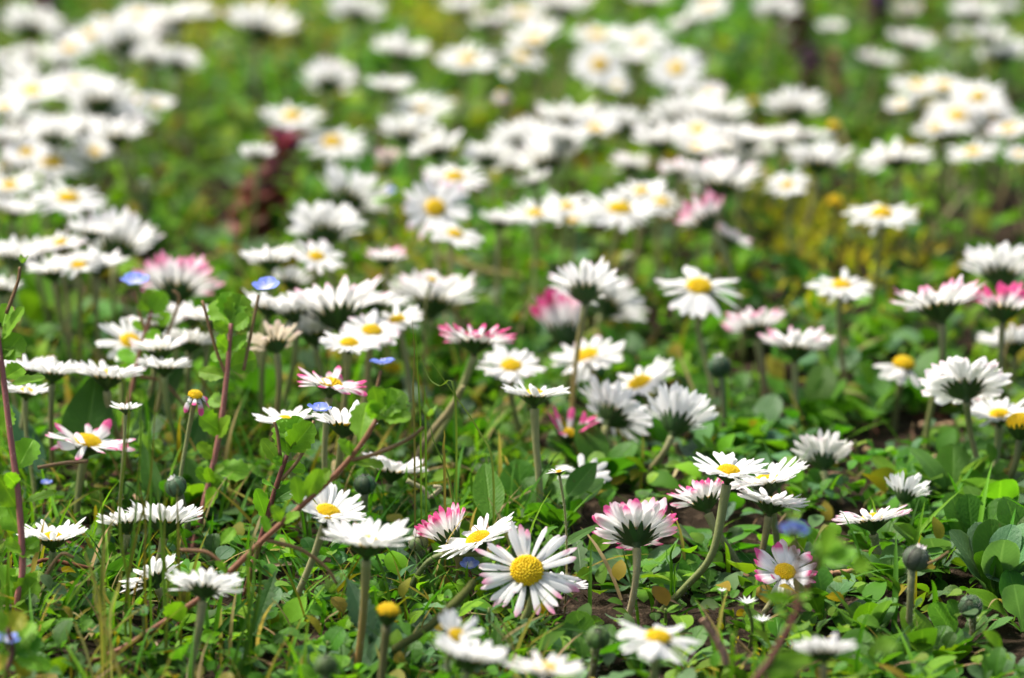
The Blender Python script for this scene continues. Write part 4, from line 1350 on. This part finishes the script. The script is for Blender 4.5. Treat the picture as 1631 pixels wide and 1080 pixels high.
speedwell('slender speedwell tip with small pale buds rising before the gappy white daisy',
          [(1108, 470), (1112, 430), (1116, 385)], .93, .0006, (.25, .2, .08), [(1112, 390, 1135, 375, .7, {}), (1112, 390, 1090, 388, .7, {}), (1114, 385, 1112, 365, .8, {}), (1112, 400, 1125, 398, .7, {})], [], [], 10)
speedwell('slender leafy speedwell tip in front of the large viewer-facing daisy',
          [(640, 420), (622, 360), (612, 318)], .93, .0006, (.2, .22, .06), [(614, 325, 632, 305, .7, {}), (614, 325, 596, 312, .7, {}), (612, 318, 616, 298, .8, {}), (618, 345, 636, 338, .7, {}), (622, 360, 600, 352, .7, {})], [(622, 305, 22, 10, 0)], [], 11)
speedwell('pale green speedwell tip on a straw stalk in the gap under the flat right daisy',
          [(1535, 420), (1545, 370), (1556, 325)], .99, .0007, (.3, .27, .08), [(1556, 330, 1578, 312, .7, {}), (1556, 328, 1540, 310, .7, {}), (1556, 325, 1560, 298, .8, {}), (1550, 350, 1570, 345, .7, {})], [], [], 12)


def rosette(label, u, v, n, Lpx, el=(35, 75), tint=BLUISH, seed=0, wr=.46, arc=(0, 360), kind='spoon', teeth=.05, az=None, name='daisy_leaf_rosette', group='leaf rosettes on the ground', cat='leaf rosette'):
    rng = np.random.default_rng(seed + 300)
    b = G(u, v, 0)
    b[2] = float(ground_z(b[0], b[1]))
    d = depth_of(b)
    t = thing(name, label, cat, b, group)
    t.location = b
    n += 2
    for i in range(n):
        a = math.radians(lerp(arc[0], arc[1], (i + rng.uniform(-.25, .25) + .5) / n))
        e = math.radians(rng.uniform(*el))
        L = Lpx * d / FPX * rng.uniform(.72, 1.1) * 1.22
        dv = np.array([math.cos(a) * math.cos(e), math.sin(a) * math.cos(e), math.sin(e)])
        nr = np.array([-math.cos(a) * math.sin(e), -math.sin(a) * math.sin(e), math.cos(e)]) + rng.normal(0, .18, 3)
        mb = MB()
        leaf_mesh(mb, dv * L * .05 + np.array([0, 0, -.001]), dv, nr, L, L * wr * 1.08 * rng.uniform(.85, 1.2), kind, 15, 7, rng.uniform(.06, .22), rng.uniform(.0, .95), teeth, 8, vary([tint, tint, GREEN, BRIGHT][i % 4] if i % 4 != 3 or rng.random() < .5 else tint, rng, .2), rng.uniform(.03, .09), rng, rng.uniform(-.25, .25))
        mb.build('leaf', M_LEAF, t)
    return t


GB = (.115, .25, .055)
for i, a in enumerate((
    ('upright spoon-leaved rosette left of the hairy bud stem', 1375, 1010, 8, 92, (40, 78), GB),
    ('spoon-leaved rosette at the foot of the hairy bud stem', 1478, 1040, 7, 88, (35, 75), GREEN),
    ('tall grey-green rosette behind the round end-on bud', 1585, 955, 8, 112, (50, 80), BLUISH),
    ('bushy rosette at the right edge above the tall grey-green one', 1625, 905, 7, 96, (40, 75), GB),
    ('low rosette spreading under the bare yellow dome', 1590, 840, 8, 92, (25, 65), BLUISH),
    ('rosette under the pale pink-tipped daisy stem', 1515, 812, 8, 88, (30, 70), GB),
    ('rosette behind the small half hidden daisy at the right', 1455, 800, 7, 80, (20, 60), BLUISH),
    ('flat-lying rosette beside the short curved daisy stem', 1500, 905, 6, 78, (10, 50), BLUISH),
    ('pale leaved rosette behind the dome-shaped bottom daisy', 1350, 1075, 7, 82, (25, 65), GREEN),
    ('rosette with curled leaves at the bottom edge under the hairy bud', 1440, 1085, 6, 80, (30, 65), GREEN),
    ('rosette cut by the bottom right corner', 1600, 1095, 5, 70, (10, 50), BLUISH),
    ('toothed rosette around the green striped bud', 940, 1042, 9, 84, (20, 62), GREEN),
    ('rosette under the drooping bottom daisy', 1085, 1050, 8, 78, (10, 55), GB),
    ('crinkled rosette at the bottom edge beside the striped bud', 860, 1052, 7, 70, (20, 55), GREEN),
    ('wide grey-green rosette around the smooth bottom bud', 560, 1078, 8, 104, (25, 65), BLUISH),
    ('dark rosette behind the ragged yellow dome', 660, 1062, 7, 90, (15, 60), BLUISH),
    ('grey-green rosette directly behind the crimson-tipped daisy', 1012, 905, 9, 96, (15, 60), BLUISH),
    ('low rosette in the shade under the long curved stem', 1110, 918, 6, 66, (15, 55), BLUISH),
    ('rosette behind the sparse-petalled pinkish daisy', 890, 855, 8, 92, (25, 70), GREEN),
    ('leafy rosette beneath the deep magenta daisy', 960, 780, 9, 92, (25, 70), GREEN),
    ('rosette between the cupped daisy and the bristly daisy', 1190, 712, 8, 84, (20, 65), BLUISH),
    ('bright green rosette under the white and rose daisy', 1300, 665, 9, 90, (25, 70), GREEN),
    ('blue-green rosette on the bare patch beside the bristly daisy', 1385, 655, 8, 78, (20, 65), GB),
    ('rosette under the golden dome with few petals', 1455, 640, 8, 88, (20, 60), GREEN),
    ('rosette in front of the bare brown gap, under the bristly daisy', 1290, 800, 6, 66, (15, 55), GREEN),
    ('small rosette beside the ragged magenta-edged daisy', 1350, 910, 6, 62, (10, 55), BLUISH),
    ('rosette at the foot of the straight tan stem', 830, 840, 8, 88, (25, 70), GREEN),
    ('rosette at the foot of the large side-on daisy behind grass', 640, 930, 7, 82, (15, 60), BLUISH),
    ('rosette under the small daisy in the lower left corner', 110, 1000, 7, 74, (15, 60), GREEN),
    ('rosette behind the pale tan upright stem', 385, 1010, 7, 78, (20, 60), GREEN),
    ('shaded rosette behind the dark hairy bud', 300, 830, 8, 92, (25, 70), DARK),
    ('rosette behind the brown speedwell stem and thin-petalled daisy', 640, 835, 8, 88, (20, 65), GB),
    ('rosette under the pink-fringed daisy', 740, 720, 8, 90, (25, 70), GREEN),
    ('rosette behind the tall pink-stemmed speedwell', 420, 660, 8, 92, (25, 70), GREEN),
    ('pale silvery rosette in the left gap behind the speedwells', 80, 545, 9, 118, (30, 75), (.11, .20, .08)),
    ('rosette under the gappy white daisy', 1150, 540, 8, 84, (20, 65), GREEN),
    ('rosette filling the ground between the hairy bud and the rosy-edged daisy', 1420, 935, 8, 80, (25, 65), GB),
    ('pale rosette under the round end-on bud', 1530, 1015, 7, 78, (20, 60), GB),
    ('rosette behind the blurred reddish speedwell stem', 1310, 975, 8, 82, (25, 65), BLUISH),
    ('rosette between the curved daisy and the tall grey-green one', 1550, 885, 7, 84, (25, 70), GREEN),
    ('rosette just under the rosy-edged daisy', 1405, 870, 7, 78, (20, 60), GREEN),
    ('rosette beside the slanting stem of the half hidden daisy', 1480, 858, 7, 80, (20, 60), GB),
    ('rosette under the starry chickweed', 1240, 1010, 7, 70, (15, 55), GREEN),
    ('rosette behind the ragged magenta-edged daisy', 1245, 880, 7, 74, (20, 60), BLUISH),
    ('rosette between the two curved stems in the centre right', 1130, 870, 7, 74, (20, 60), GREEN),
    ('rosette at the right edge under the large side-on end bud', 1632, 985, 6, 92, (30, 70), BLUISH),
    ('dark rosette behind the sideways daisy pair at lower left', 150, 930, 7, 80, (20, 60), DARK),
)):
    rosette(a[0], a[1], a[2], a[3], a[4], a[5], a[6], seed=i)

# broad single leaves standing among the daisies
def big_leaf(label, bu, bv, tu, tv, d, dd, wr, tint, seed, kind='lance', k=.6, curl=.2, name='broad_leaf', wv=.03, teeth=.04):
    rng = np.random.default_rng(seed + 700)
    d *= DS
    t = P(tu, tv, d + dd)
    b = P(bu, bv, d)
    mb = MB()
    dv = t - b
    L = np.linalg.norm(dv)
    leaf_mesh(mb, (0, 0, 0), dv, toward(b, k) + rng.normal(0, .15, 3), L, L * wr, kind, 22, 9, .18, curl, teeth, 9, vary(tint, rng, .1), wv, rng, rng.uniform(-.3, .3))
    if b[2] > .002:                                # its stalk down to the soil
        tube(mb, catmull([(0, .002, -b[2] - .002), (0, .001, -b[2] * .4), (0, 0, 0)], 6), .0006, 6, vary(tint, rng, .1))
    q = mb.build(name, M_LEAF)
    q.location = b
    return tag(q, label, 'leaf', 'single broad leaves')


big_leaf('broad dark green pointed leaf standing upright behind the sparse pink-edged daisy', 130, 735, 155, 585, .78, .012, .52, (.040, .125, .014), 1, 'lance', .75)
big_leaf('long dark leaf slanting behind the grass blades with a pale midrib', 205, 740, 300, 560, .80, .015, .22, (.035, .11, .014), 2)
big_leaf('pale long leaf crossing behind the pink speedwell stem', 225, 640, 335, 545, .815, .01, .16, (.14, .24, .11), 3)
big_leaf('bright green oblong leaf standing in the centre below the thin grass stalk', 782, 825, 772, 735, .755, .008, .52, (.085, .22, .018), 4, 'oval', .7)
big_leaf('dark leaf lying low behind the large sparse daisy at the left', 60, 760, 20, 640, .79, .01, .35, (.045, .13, .06), 5)
big_leaf('deep green leaf under the pink speedwell stem', 290, 760, 325, 650, .79, .01, .4, (.035, .12, .012), 6)
big_leaf('dark toothed leaf leaning beside the brown stemmed daisy', 590, 1010, 552, 918, .70, .006, .45, (.05, .12, .05), 7, teeth=.2)
big_leaf('grey-green jagged leaf behind the slanting dark stem', 620, 940, 640, 840, .735, .01, .42, (.07, .14, .075), 8, teeth=.5)
big_leaf('jagged dark leaf low under the pale tan stemmed daisy', 405, 1010, 440, 905, .705, .006, .36, (.035, .12, .016), 9, teeth=.5)
big_leaf('bright leaf half covering the broken white daisy', 905, 790, 950, 735, .765, .006, .5, (.06, .19, .02), 10, 'oval')
big_leaf('green leaf standing beside the dark bud in the left shade', 250, 800, 225, 700, .775, .006, .3, (.05, .15, .014), 11)
big_leaf('narrow leaf arching over behind the straight tan stem', 895, 870, 962, 830, .74, .006, .2, (.07, .18, .03), 12)


# grass tufts that can be told apart, and single thin stalks
def tuft(label, blades, d, seed, tints, name='grass_tuft', group='grass tufts', rad=.0010):
    rng = np.random.default_rng(seed + 900)
    d *= DS
    b = P(blades[0][0], blades[0][1], d)
    t = thing(name, label, 'grass', b, group)
    for i, bl in enumerate(blades):
        pts = [(bl[j], bl[j + 1]) for j in range(0, len(bl) - 1, 2)]
        wpx = bl[-1] * .72
        dz = rng.uniform(-.008, .008)
        pw = [P(u, v, d + dz * j / len(pts)) - b for j, (u, v) in enumerate(pts)]
        if pw[0][2] + b[2] > .002:
            pw = [pw[0] * np.array([1, 1, 0]) + np.array([0, .001, -b[2] - .002])] + pw
        path = catmull(pw, 16)
        W = wpx * d / FPX / 2
        side = np.array([math.cos(rng.uniform(-.5, .5)), math.sin(rng.uniform(-.5, .5)), 0])
        V, ts = [], []
        for j, p in enumerate(path):
            x = j / 16
            w = W * (1 - x ** 2.5 * .93) * (.75 + .25 * math.sin(min(1, x * 2) * 1.57))
            for s in (-1, 0, 1):
                V.append(p + side * w * s + np.array([0, .35 * w * (abs(s) - .5), 0]))
                ts.append((x, s, .5))
        mb = MB()
        mb.add(V, grid_faces(17, 3), vary(tints[i % len(tints)], rng, .15), ts)
        mb.build('blade', M_COVER, t)
    return t


TG, TS = (.10, .20, .022), (.36, .29, .12)
tuft('thin upright grass tuft crossing the side-on white daisy at lower left', [(265, 1100, 262, 950, 256, 830, 250, 772, 9), (262, 1080, 268, 940, 262, 880, 264, 710, 7), (200, 960, 218, 850, 240, 760, 249, 600, 8), (200, 960, 215, 830, 224, 700, 222, 626, 7), (205, 940, 190, 820, 206, 650, 184, 580, 7), (230, 900, 232, 840, 225, 790, 218, 752, 8), (238, 880, 240, 800, 238, 690, 236, 668, 7), (160, 960, 165, 860, 160, 790, 163, 770, 8), (285, 900, 284, 840, 282, 800, 283, 770, 7)], .70, 1, [TG, (.13, .19, .025), (.17, .16, .03)])
tuft('straw-coloured dry grass blades bent across the lower left', [(196, 1100, 172, 1010, 152, 960, 150, 930, 9), (150, 1090, 135, 1030, 122, 1000, 120, 990, 7), (160, 975, 148, 920, 138, 890, 133, 872, 8), (150, 1080, 195, 1035, 218, 1018, 228, 1005, 7), (175, 990, 184, 950, 190, 930, 194, 905, 6), (165, 900, 172, 860, 178, 830, 182, 770, 6)], .685, 2, [TS, (.42, .35, .18), (.30, .26, .08)], 'dry_grass_tuft')
tuft('dark green blades rising right of the pale tan stemmed daisy', [(380, 1080, 402, 1000, 414, 930, 410, 860, 12), (372, 1060, 400, 960, 405, 900, 407, 862, 9), (345, 1050, 362, 1020, 372, 1005, 380, 990, 5), (395, 905, 398, 880, 402, 860, 404, 850, 8)], .69, 3, [(.05, .12, .016), TG])
tuft('thin pale green stalk leaning over at the bottom left corner', [(75, 1090, 45, 1035, 15, 975, 0, 930, 5), (4, 1000, 2, 900, 1, 830, 2, 790, 8)], .66, 4, [(.13, .26, .03)])
tuft('wiry green grass stalks with side branches in the centre', [(724, 830, 715, 760, 690, 700, 685, 660, 5), (785, 745, 765, 690, 725, 630, 675, 560, 6), (660, 690, 658, 620, 660, 560, 656, 505, 5), (670, 700, 668, 640, 664, 570, 661, 520, 5), (725, 630, 700, 615, 682, 600, 664, 548, 6), (708, 745, 706, 715, 708, 695, 707, 682, 7), (678, 690, 676, 650, 677, 630, 676, 612, 5)], .745, 5, [TG, (.15, .22, .04), (.20, .17, .05)])
tuft('thin grass stalk rising in the blurred middle beside the large facing daisy', [(855, 565, 845, 520, 822, 440, 812, 350, 7)], .88, 6, [(.17, .24, .03)])
tuft('tall pale grass stalks beside the bare yellow dome', [(1350, 330, 1348, 260, 1342, 180, 1338, 110, 10), (1440, 330, 1442, 290, 1440, 262, 1438, 250, 9)], 1.08, 7, [(.26, .26, .10)])
tuft('straw-yellow grass stalks between the top daisies at the left', [(330, 250, 322, 160, 316, 80, 312, -20, 12), (300, 240, 310, 170, 316, 110, 318, 40, 9), (340, 220, 345, 150, 336, 90, 334, 60, 8)], 1.2, 8, [(.30, .29, .03), (.33, .26, .05)])
tuft('small bright grass shoots at the bottom edge on the moss', [(1165, 1040, 1166, 1010, 1160, 1000, 1158, 990, 5), (1168, 1040, 1172, 1005, 1172, 990, 1171, 975, 5), (1200, 1060, 1204, 1035, 1202, 1025, 1201, 1015, 6), (1215, 1060, 1216, 1040, 1222, 1030, 1224, 1020, 6)], .665, 9, [BRIGHT])
tuft('small bright grass shoots behind the crimson-tipped daisy stem', [(1070, 905, 1068, 885, 1072, 872, 1075, 866, 6), (1068, 905, 1062, 890, 1062, 880, 1060, 872, 5), (1075, 905, 1084, 892, 1086, 885, 1084, 878, 5)], .74, 10, [GREEN])
tuft('green blades standing behind the flat leaning daisy', [(760, 850, 758, 800, 752, 775, 750, 750, 16), (780, 850, 790, 800, 792, 780, 790, 752, 18), (800, 850, 806, 815, 808, 800, 808, 785, 12)], .765, 11, [(.08, .21, .015)])


def stalk(label, pts, d, rad, tint, seed, name='dry_stalk', dd=0.0, cat='dry stalk', group='dry stalks on the ground'):
    rng = np.random.default_rng(seed + 1200)
    d = d * DS if np.isscalar(d) else (d[0] * DS, d[1] * DS)
    n = len(pts)
    w = [P(u, v, (d if np.isscalar(d) else lerp(d[0], d[1], i / (n - 1)))) for i, (u, v) in enumerate(pts)]
    path = catmull(w, 22) - w[0]
    path += rng.normal(0, rad * .08, (23, 3))
    mb = MB()
    tube(mb, path, [rad, rad * .9, rad * 1.05, rad * .7], 7, vary(tint, rng), vary(tint, rng))
    o = mb.build(name, M_DRY)
    o.location = w[0]
    return tag(o, label, cat, group)


def gd(u, v, z=.002):
    return depth_of(G(u, v, z)) / DS


DB = (.26, .16, .09)
stalk('brown runner curving across the bare soil in front of the bristly daisy', [(1375, 715), (1420, 733), (1450, 738), (1480, 732), (1500, 726)], (gd(1375, 715), gd(1500, 726)), .0009, (.34, .22, .12), 1)
stalk('pinkish brown runner lying on soil behind the pale pink-tipped stem', [(1466, 676), (1490, 679), (1520, 676), (1552, 670)], (gd(1466, 676), gd(1552, 670)), .001, (.36, .23, .13), 2)
stalk('short pale runner below the pinkish brown one', [(1498, 694), (1520, 698), (1538, 706)], gd(1520, 698), .0009, (.40, .30, .18), 3)
stalk('thin curled root fibre on the soil at the bottom right', [(1528, 1063), (1560, 1058), (1580, 1072), (1582, 1082)], gd(1560, 1060), .0004, (.30, .20, .12), 4)
stalk('long thin twig along the bottom right soil', [(1565, 1074), (1600, 1076), (1640, 1066)], gd(1600, 1074), .0004, (.30, .17, .10), 5)
stalk('pink-brown runner beside the ragged magenta daisy', [(1285, 916), (1310, 914), (1340, 912), (1362, 908)], gd(1320, 916), .0008, (.36, .22, .13), 6)
stalk('brown twig touching the hairy bud', [(1478, 898), (1495, 890), (1512, 878)], .705, .0004, (.22, .15, .07), 7)
stalk('olive slanting stalk beside the ragged yellow dome', [(628, 1035), (680, 1000), (730, 955), (755, 925)], (.69, .70), .0011, (.11, .13, .03), 8)
stalk('thin dry twig beside the daisy under the moss', [(1165, 1010), (1185, 1030), (1200, 1046)], gd(1185, 1040), .0004, (.33, .20, .10), 9)
stalk('pinkish creeping stem rising beside the moss patch', [(1118, 985), (1135, 1010), (1150, 1035), (1156, 1060)], .68, .0009, (.33, .20, .15), 10)
stalk('curled dry brown stem on the soil behind the drooping daisy', [(1042, 935), (1046, 955), (1040, 975)], gd(1042, 970), .0005, (.24, .15, .08), 11)
stalk('tan bent stalk behind the wiry grass', [(640, 770), (680, 700), (715, 655), (738, 615)], (.80, .79), .0010, (.36, .30, .15), 12)
stalk('curled dry leaf stalk ending in a small hook beside the thin-petalled daisy', [(648, 765), (672, 778), (684, 792), (695, 785), (701, 777), (690, 775)], .755, .0007, (.40, .36, .20), 13)
stalk('blurred straw stalk slanting across the gap under the flat right daisy', [(1475, 385), (1500, 355), (1530, 318), (1545, 300)], 1.0, .0011, (.33, .28, .15), 14)
stalk('blurred brown stalk leaning at the right edge', [(1640, 365), (1618, 325), (1600, 285), (1590, 260)], 1.02, .0013, (.26, .18, .10), 15)
stalk('pale yellowish stalk lying behind the small pink-tipped daisy', [(690, 405), (730, 418), (770, 432), (830, 440)], .93, .0013, (.36, .34, .12), 16)
stalk('reddish creeping stem along the ground at lower left', [(28, 915), (70, 892), (110, 898), (150, 906)], .735, .0006, (.16, .06, .035), 17)
stalk('thin reddish runner crossing under the speedwells', [(240, 1005), (300, 990), (330, 985)], .72, .0005, (.18, .07, .04), 18)
stalk('dark stem leaning out from under the magenta daisy', [(1075, 705), (1090, 740), (1115, 780), (1150, 800)], .80, .0009, (.16, .15, .08), 19)


# chickweed: small leafy shoots, some with a white star
def chickweed(label, u, v, h, star, seed, H=.0, nl=4, tint=BRIGHT):
    rng = np.random.default_rng(seed + 1500)
    hp = G(u, v, H or .010)
    b = np.array([hp[0] + rng.normal(0, .001), hp[1] + .002, 0])
    b[2] = float(ground_z(b[0], b[1]))
    t = thing('chickweed', label, 'small weed', b, 'small leafy weeds')
    top = hp - b
    mb = MB()
    tube(mb, catmull([(0, 0, -.001), tuple(top * .5 + rng.normal(0, .0008, 3)), tuple(top)], 8), .0004, 6, (.16, .20, .05))
    mb.build('stem', M_STEM, t)
    px = depth_of(hp) / FPX
    for j in range(nl):
        z = top * (j + .6) / nl
        for q in (0, 1):
            az = j * 1.57 + q * 3.14 + rng.uniform(-.3, .3)
            mb = MB()
            L = h * px * (.6 + .4 * j / nl)
            leaf_mesh(mb, z, (math.cos(az), math.sin(az), rng.uniform(.3, .8)), (0, 0, 1), L, L * .48, 'oval', 9, 5, .2, .5, 0, 5, vary(tint, rng), .04, rng)
            mb.build('leaf', M_LEAF, t)
    if star:
        q = MB()
        for i in range(10):
            az = i * 2 * math.pi / 10 + rng.uniform(-.1, .1)
            leaf_mesh(q, top, (math.cos(az), math.sin(az), .55), (0, 0, 1), star * px * .5, star * px * .13, 'lance', 6, 3, .1, .2, 0, 5, (.85, .85, .84), .02, rng)
        f = q.build('flower', M_PETAL, t)
        f.color = (0, 0, 0, 1)
        s = MB()
        for i in range(5):
            az = i * 2 * math.pi / 5
            leaf_mesh(s, top - np.array([0, 0, .0006]), (math.cos(az), math.sin(az), .35), (0, 0, 1), star * px * .52, star * px * .2, 'lance', 6, 3, .2, .1, 0, 5, vary(BRIGHT, rng), .02, rng)
        s.build('sepals', M_COVER, f)
    return t


chickweed('chickweed shoot with a starry white flower under the ragged magenta-edged daisy', 1190, 962, 24, 40, 1)
chickweed('chickweed shoot with a half-open white star below the first starry one', 1214, 990, 24, 36, 2)
chickweed('chickweed shoot with a closed pale bud above the starry ones', 1150, 942, 30, 20, 3)
chickweed('leafy green shoot with paired rounded leaves beside the sparse-petalled pinkish daisy', 779, 968, 36, 0, 4, .012, 5, (.06, .17, .05))
chickweed('small leafy shoot beside the smooth bottom bud', 522, 1022, 30, 0, 5, .008, 4, GREEN)
chickweed('small leafy shoot between the pale tan stem and the grass', 228, 972, 30, 0, 6, .016, 4, (.06, .17, .04))
chickweed('leafy shoot in the shade under the slanting dark stem', 712, 950, 32, 0, 7, .010, 4, GREEN)
chickweed('bright leafy shoot at the bottom left beside the yellow leaves', 115, 1030, 34, 0, 8, .014, 4, (.08, .22, .03))
chickweed('low leafy shoot on the bare soil right of the crimson-tipped daisy', 1060, 970, 32, 0, 9, .007, 3, BRIGHT)
chickweed('low leafy shoot at the edge of the moss patch', 1140, 1010, 30, 0, 10, .008, 3, GREEN)
chickweed('yellow-green leafy shoot beside the bristly daisy', 1362, 702, 34, 0, 11, .010, 3, (.2, .32, .02))
chickweed('leafy shoot under the pair of pink speedwell stems', 95, 790, 34, 0, 12, .010, 4, GREEN)


# dead-nettles: dark whorled leaves with small purple flowers, far out of focus
def dead_nettle(label, pts, d, wpx, leafc, topc, flc, seed, nf=6):
    rng = np.random.default_rng(seed + 1800)
    d = depth_of(G(*pts[0], 0))
    b = P(*pts[0], d)
    t = thing('dead_nettle', label, 'wildflower', b, 'dead-nettles in the far meadow')
    path = catmull([P(u, v, d) - b for u, v in pts], 20)
    mb = MB()
    tube(mb, path, .0014, 4, (.16, .07, .04))
    mb.build('stem', M_STEM, t)
    px = d / FPX
    for j in range(9):
        x = .28 + .72 * j / 8
        c = path[int(x * 20)]
        col = lerp(np.array(leafc), np.array(topc), max(0, (x - .5) / .5))
        for q in range(4):
            az = q * 1.57 + j * .78
            mb = MB()
            L = wpx * px * .62 * (1 - .28 * j / 8)
            leaf_mesh(mb, c, (math.cos(az), math.sin(az), lerp(-.5, .7, j / 8)), (0, 0, 1), L, L * .85, 'round', 10, 5, .25, .6, .12, 7, vary(col, rng), .06, rng)
            mb.build('leaf', M_LEAF, t)
    for j in range(nf):
        c = path[int(rng.uniform(.6, 1) * 20)]
        az = rng.uniform(0, 6.28)
        mb = MB()
        dv = np.array((math.cos(az) * .7, math.sin(az) * .7, .7))
        L = wpx * px * .45
        tube(mb, catmull([c, c + dv * L * .6, c + dv * L + np.array((0, 0, -L * .1))], 6), [L * .06, L * .1, L * .2], 6, vary(flc, rng))
        mb.build('flower', M_BLUE, t)
    return t


dead_nettle('dark red dead-nettle with a maroon domed top leaning among the daisies', [(385, 400), (405, 345), (428, 290), (455, 232)], .98, 96, (.15, .05, .02), (.145, .016, .040), (.22, .03, .12), 1, 4)
dead_nettle('dark reddish dead-nettle in the top row left of the small round daisy', [(1285, 110), (1278, 60), (1268, 20), (1262, -20)], 1.27, 62, (.09, .025, .022), (.10, .018, .035), (.20, .06, .25), 2, 6)
dead_nettle('dead-nettle with violet and dull pink flowers under the reddish one', [(1300, 180), (1292, 130), (1288, 85)], 1.2, 48, (.16, .10, .05), (.12, .03, .10), (.32, .12, .30), 3, 7)
dead_nettle('dead-nettle with deep violet flowers near the top right edge', [(1405, 70), (1400, 30), (1396, -5)], 1.29, 54, (.10, .05, .03), (.09, .022, .10), (.14, .03, .34), 4, 8)
dead_nettle('dead-nettle with a mauve top in the upper left corner', [(76, 60), (72, 25), (70, -10)], 1.28, 56, (.10, .12, .03), (.20, .04, .14), (.36, .06, .28), 5, 8)
dead_nettle('dead-nettle with pinkish bare stems beside the violet one', [(1350, 190), (1338, 140), (1326, 90)], 1.18, 34, (.30, .17, .10), (.30, .13, .10), (.36, .16, .18), 6, 4)
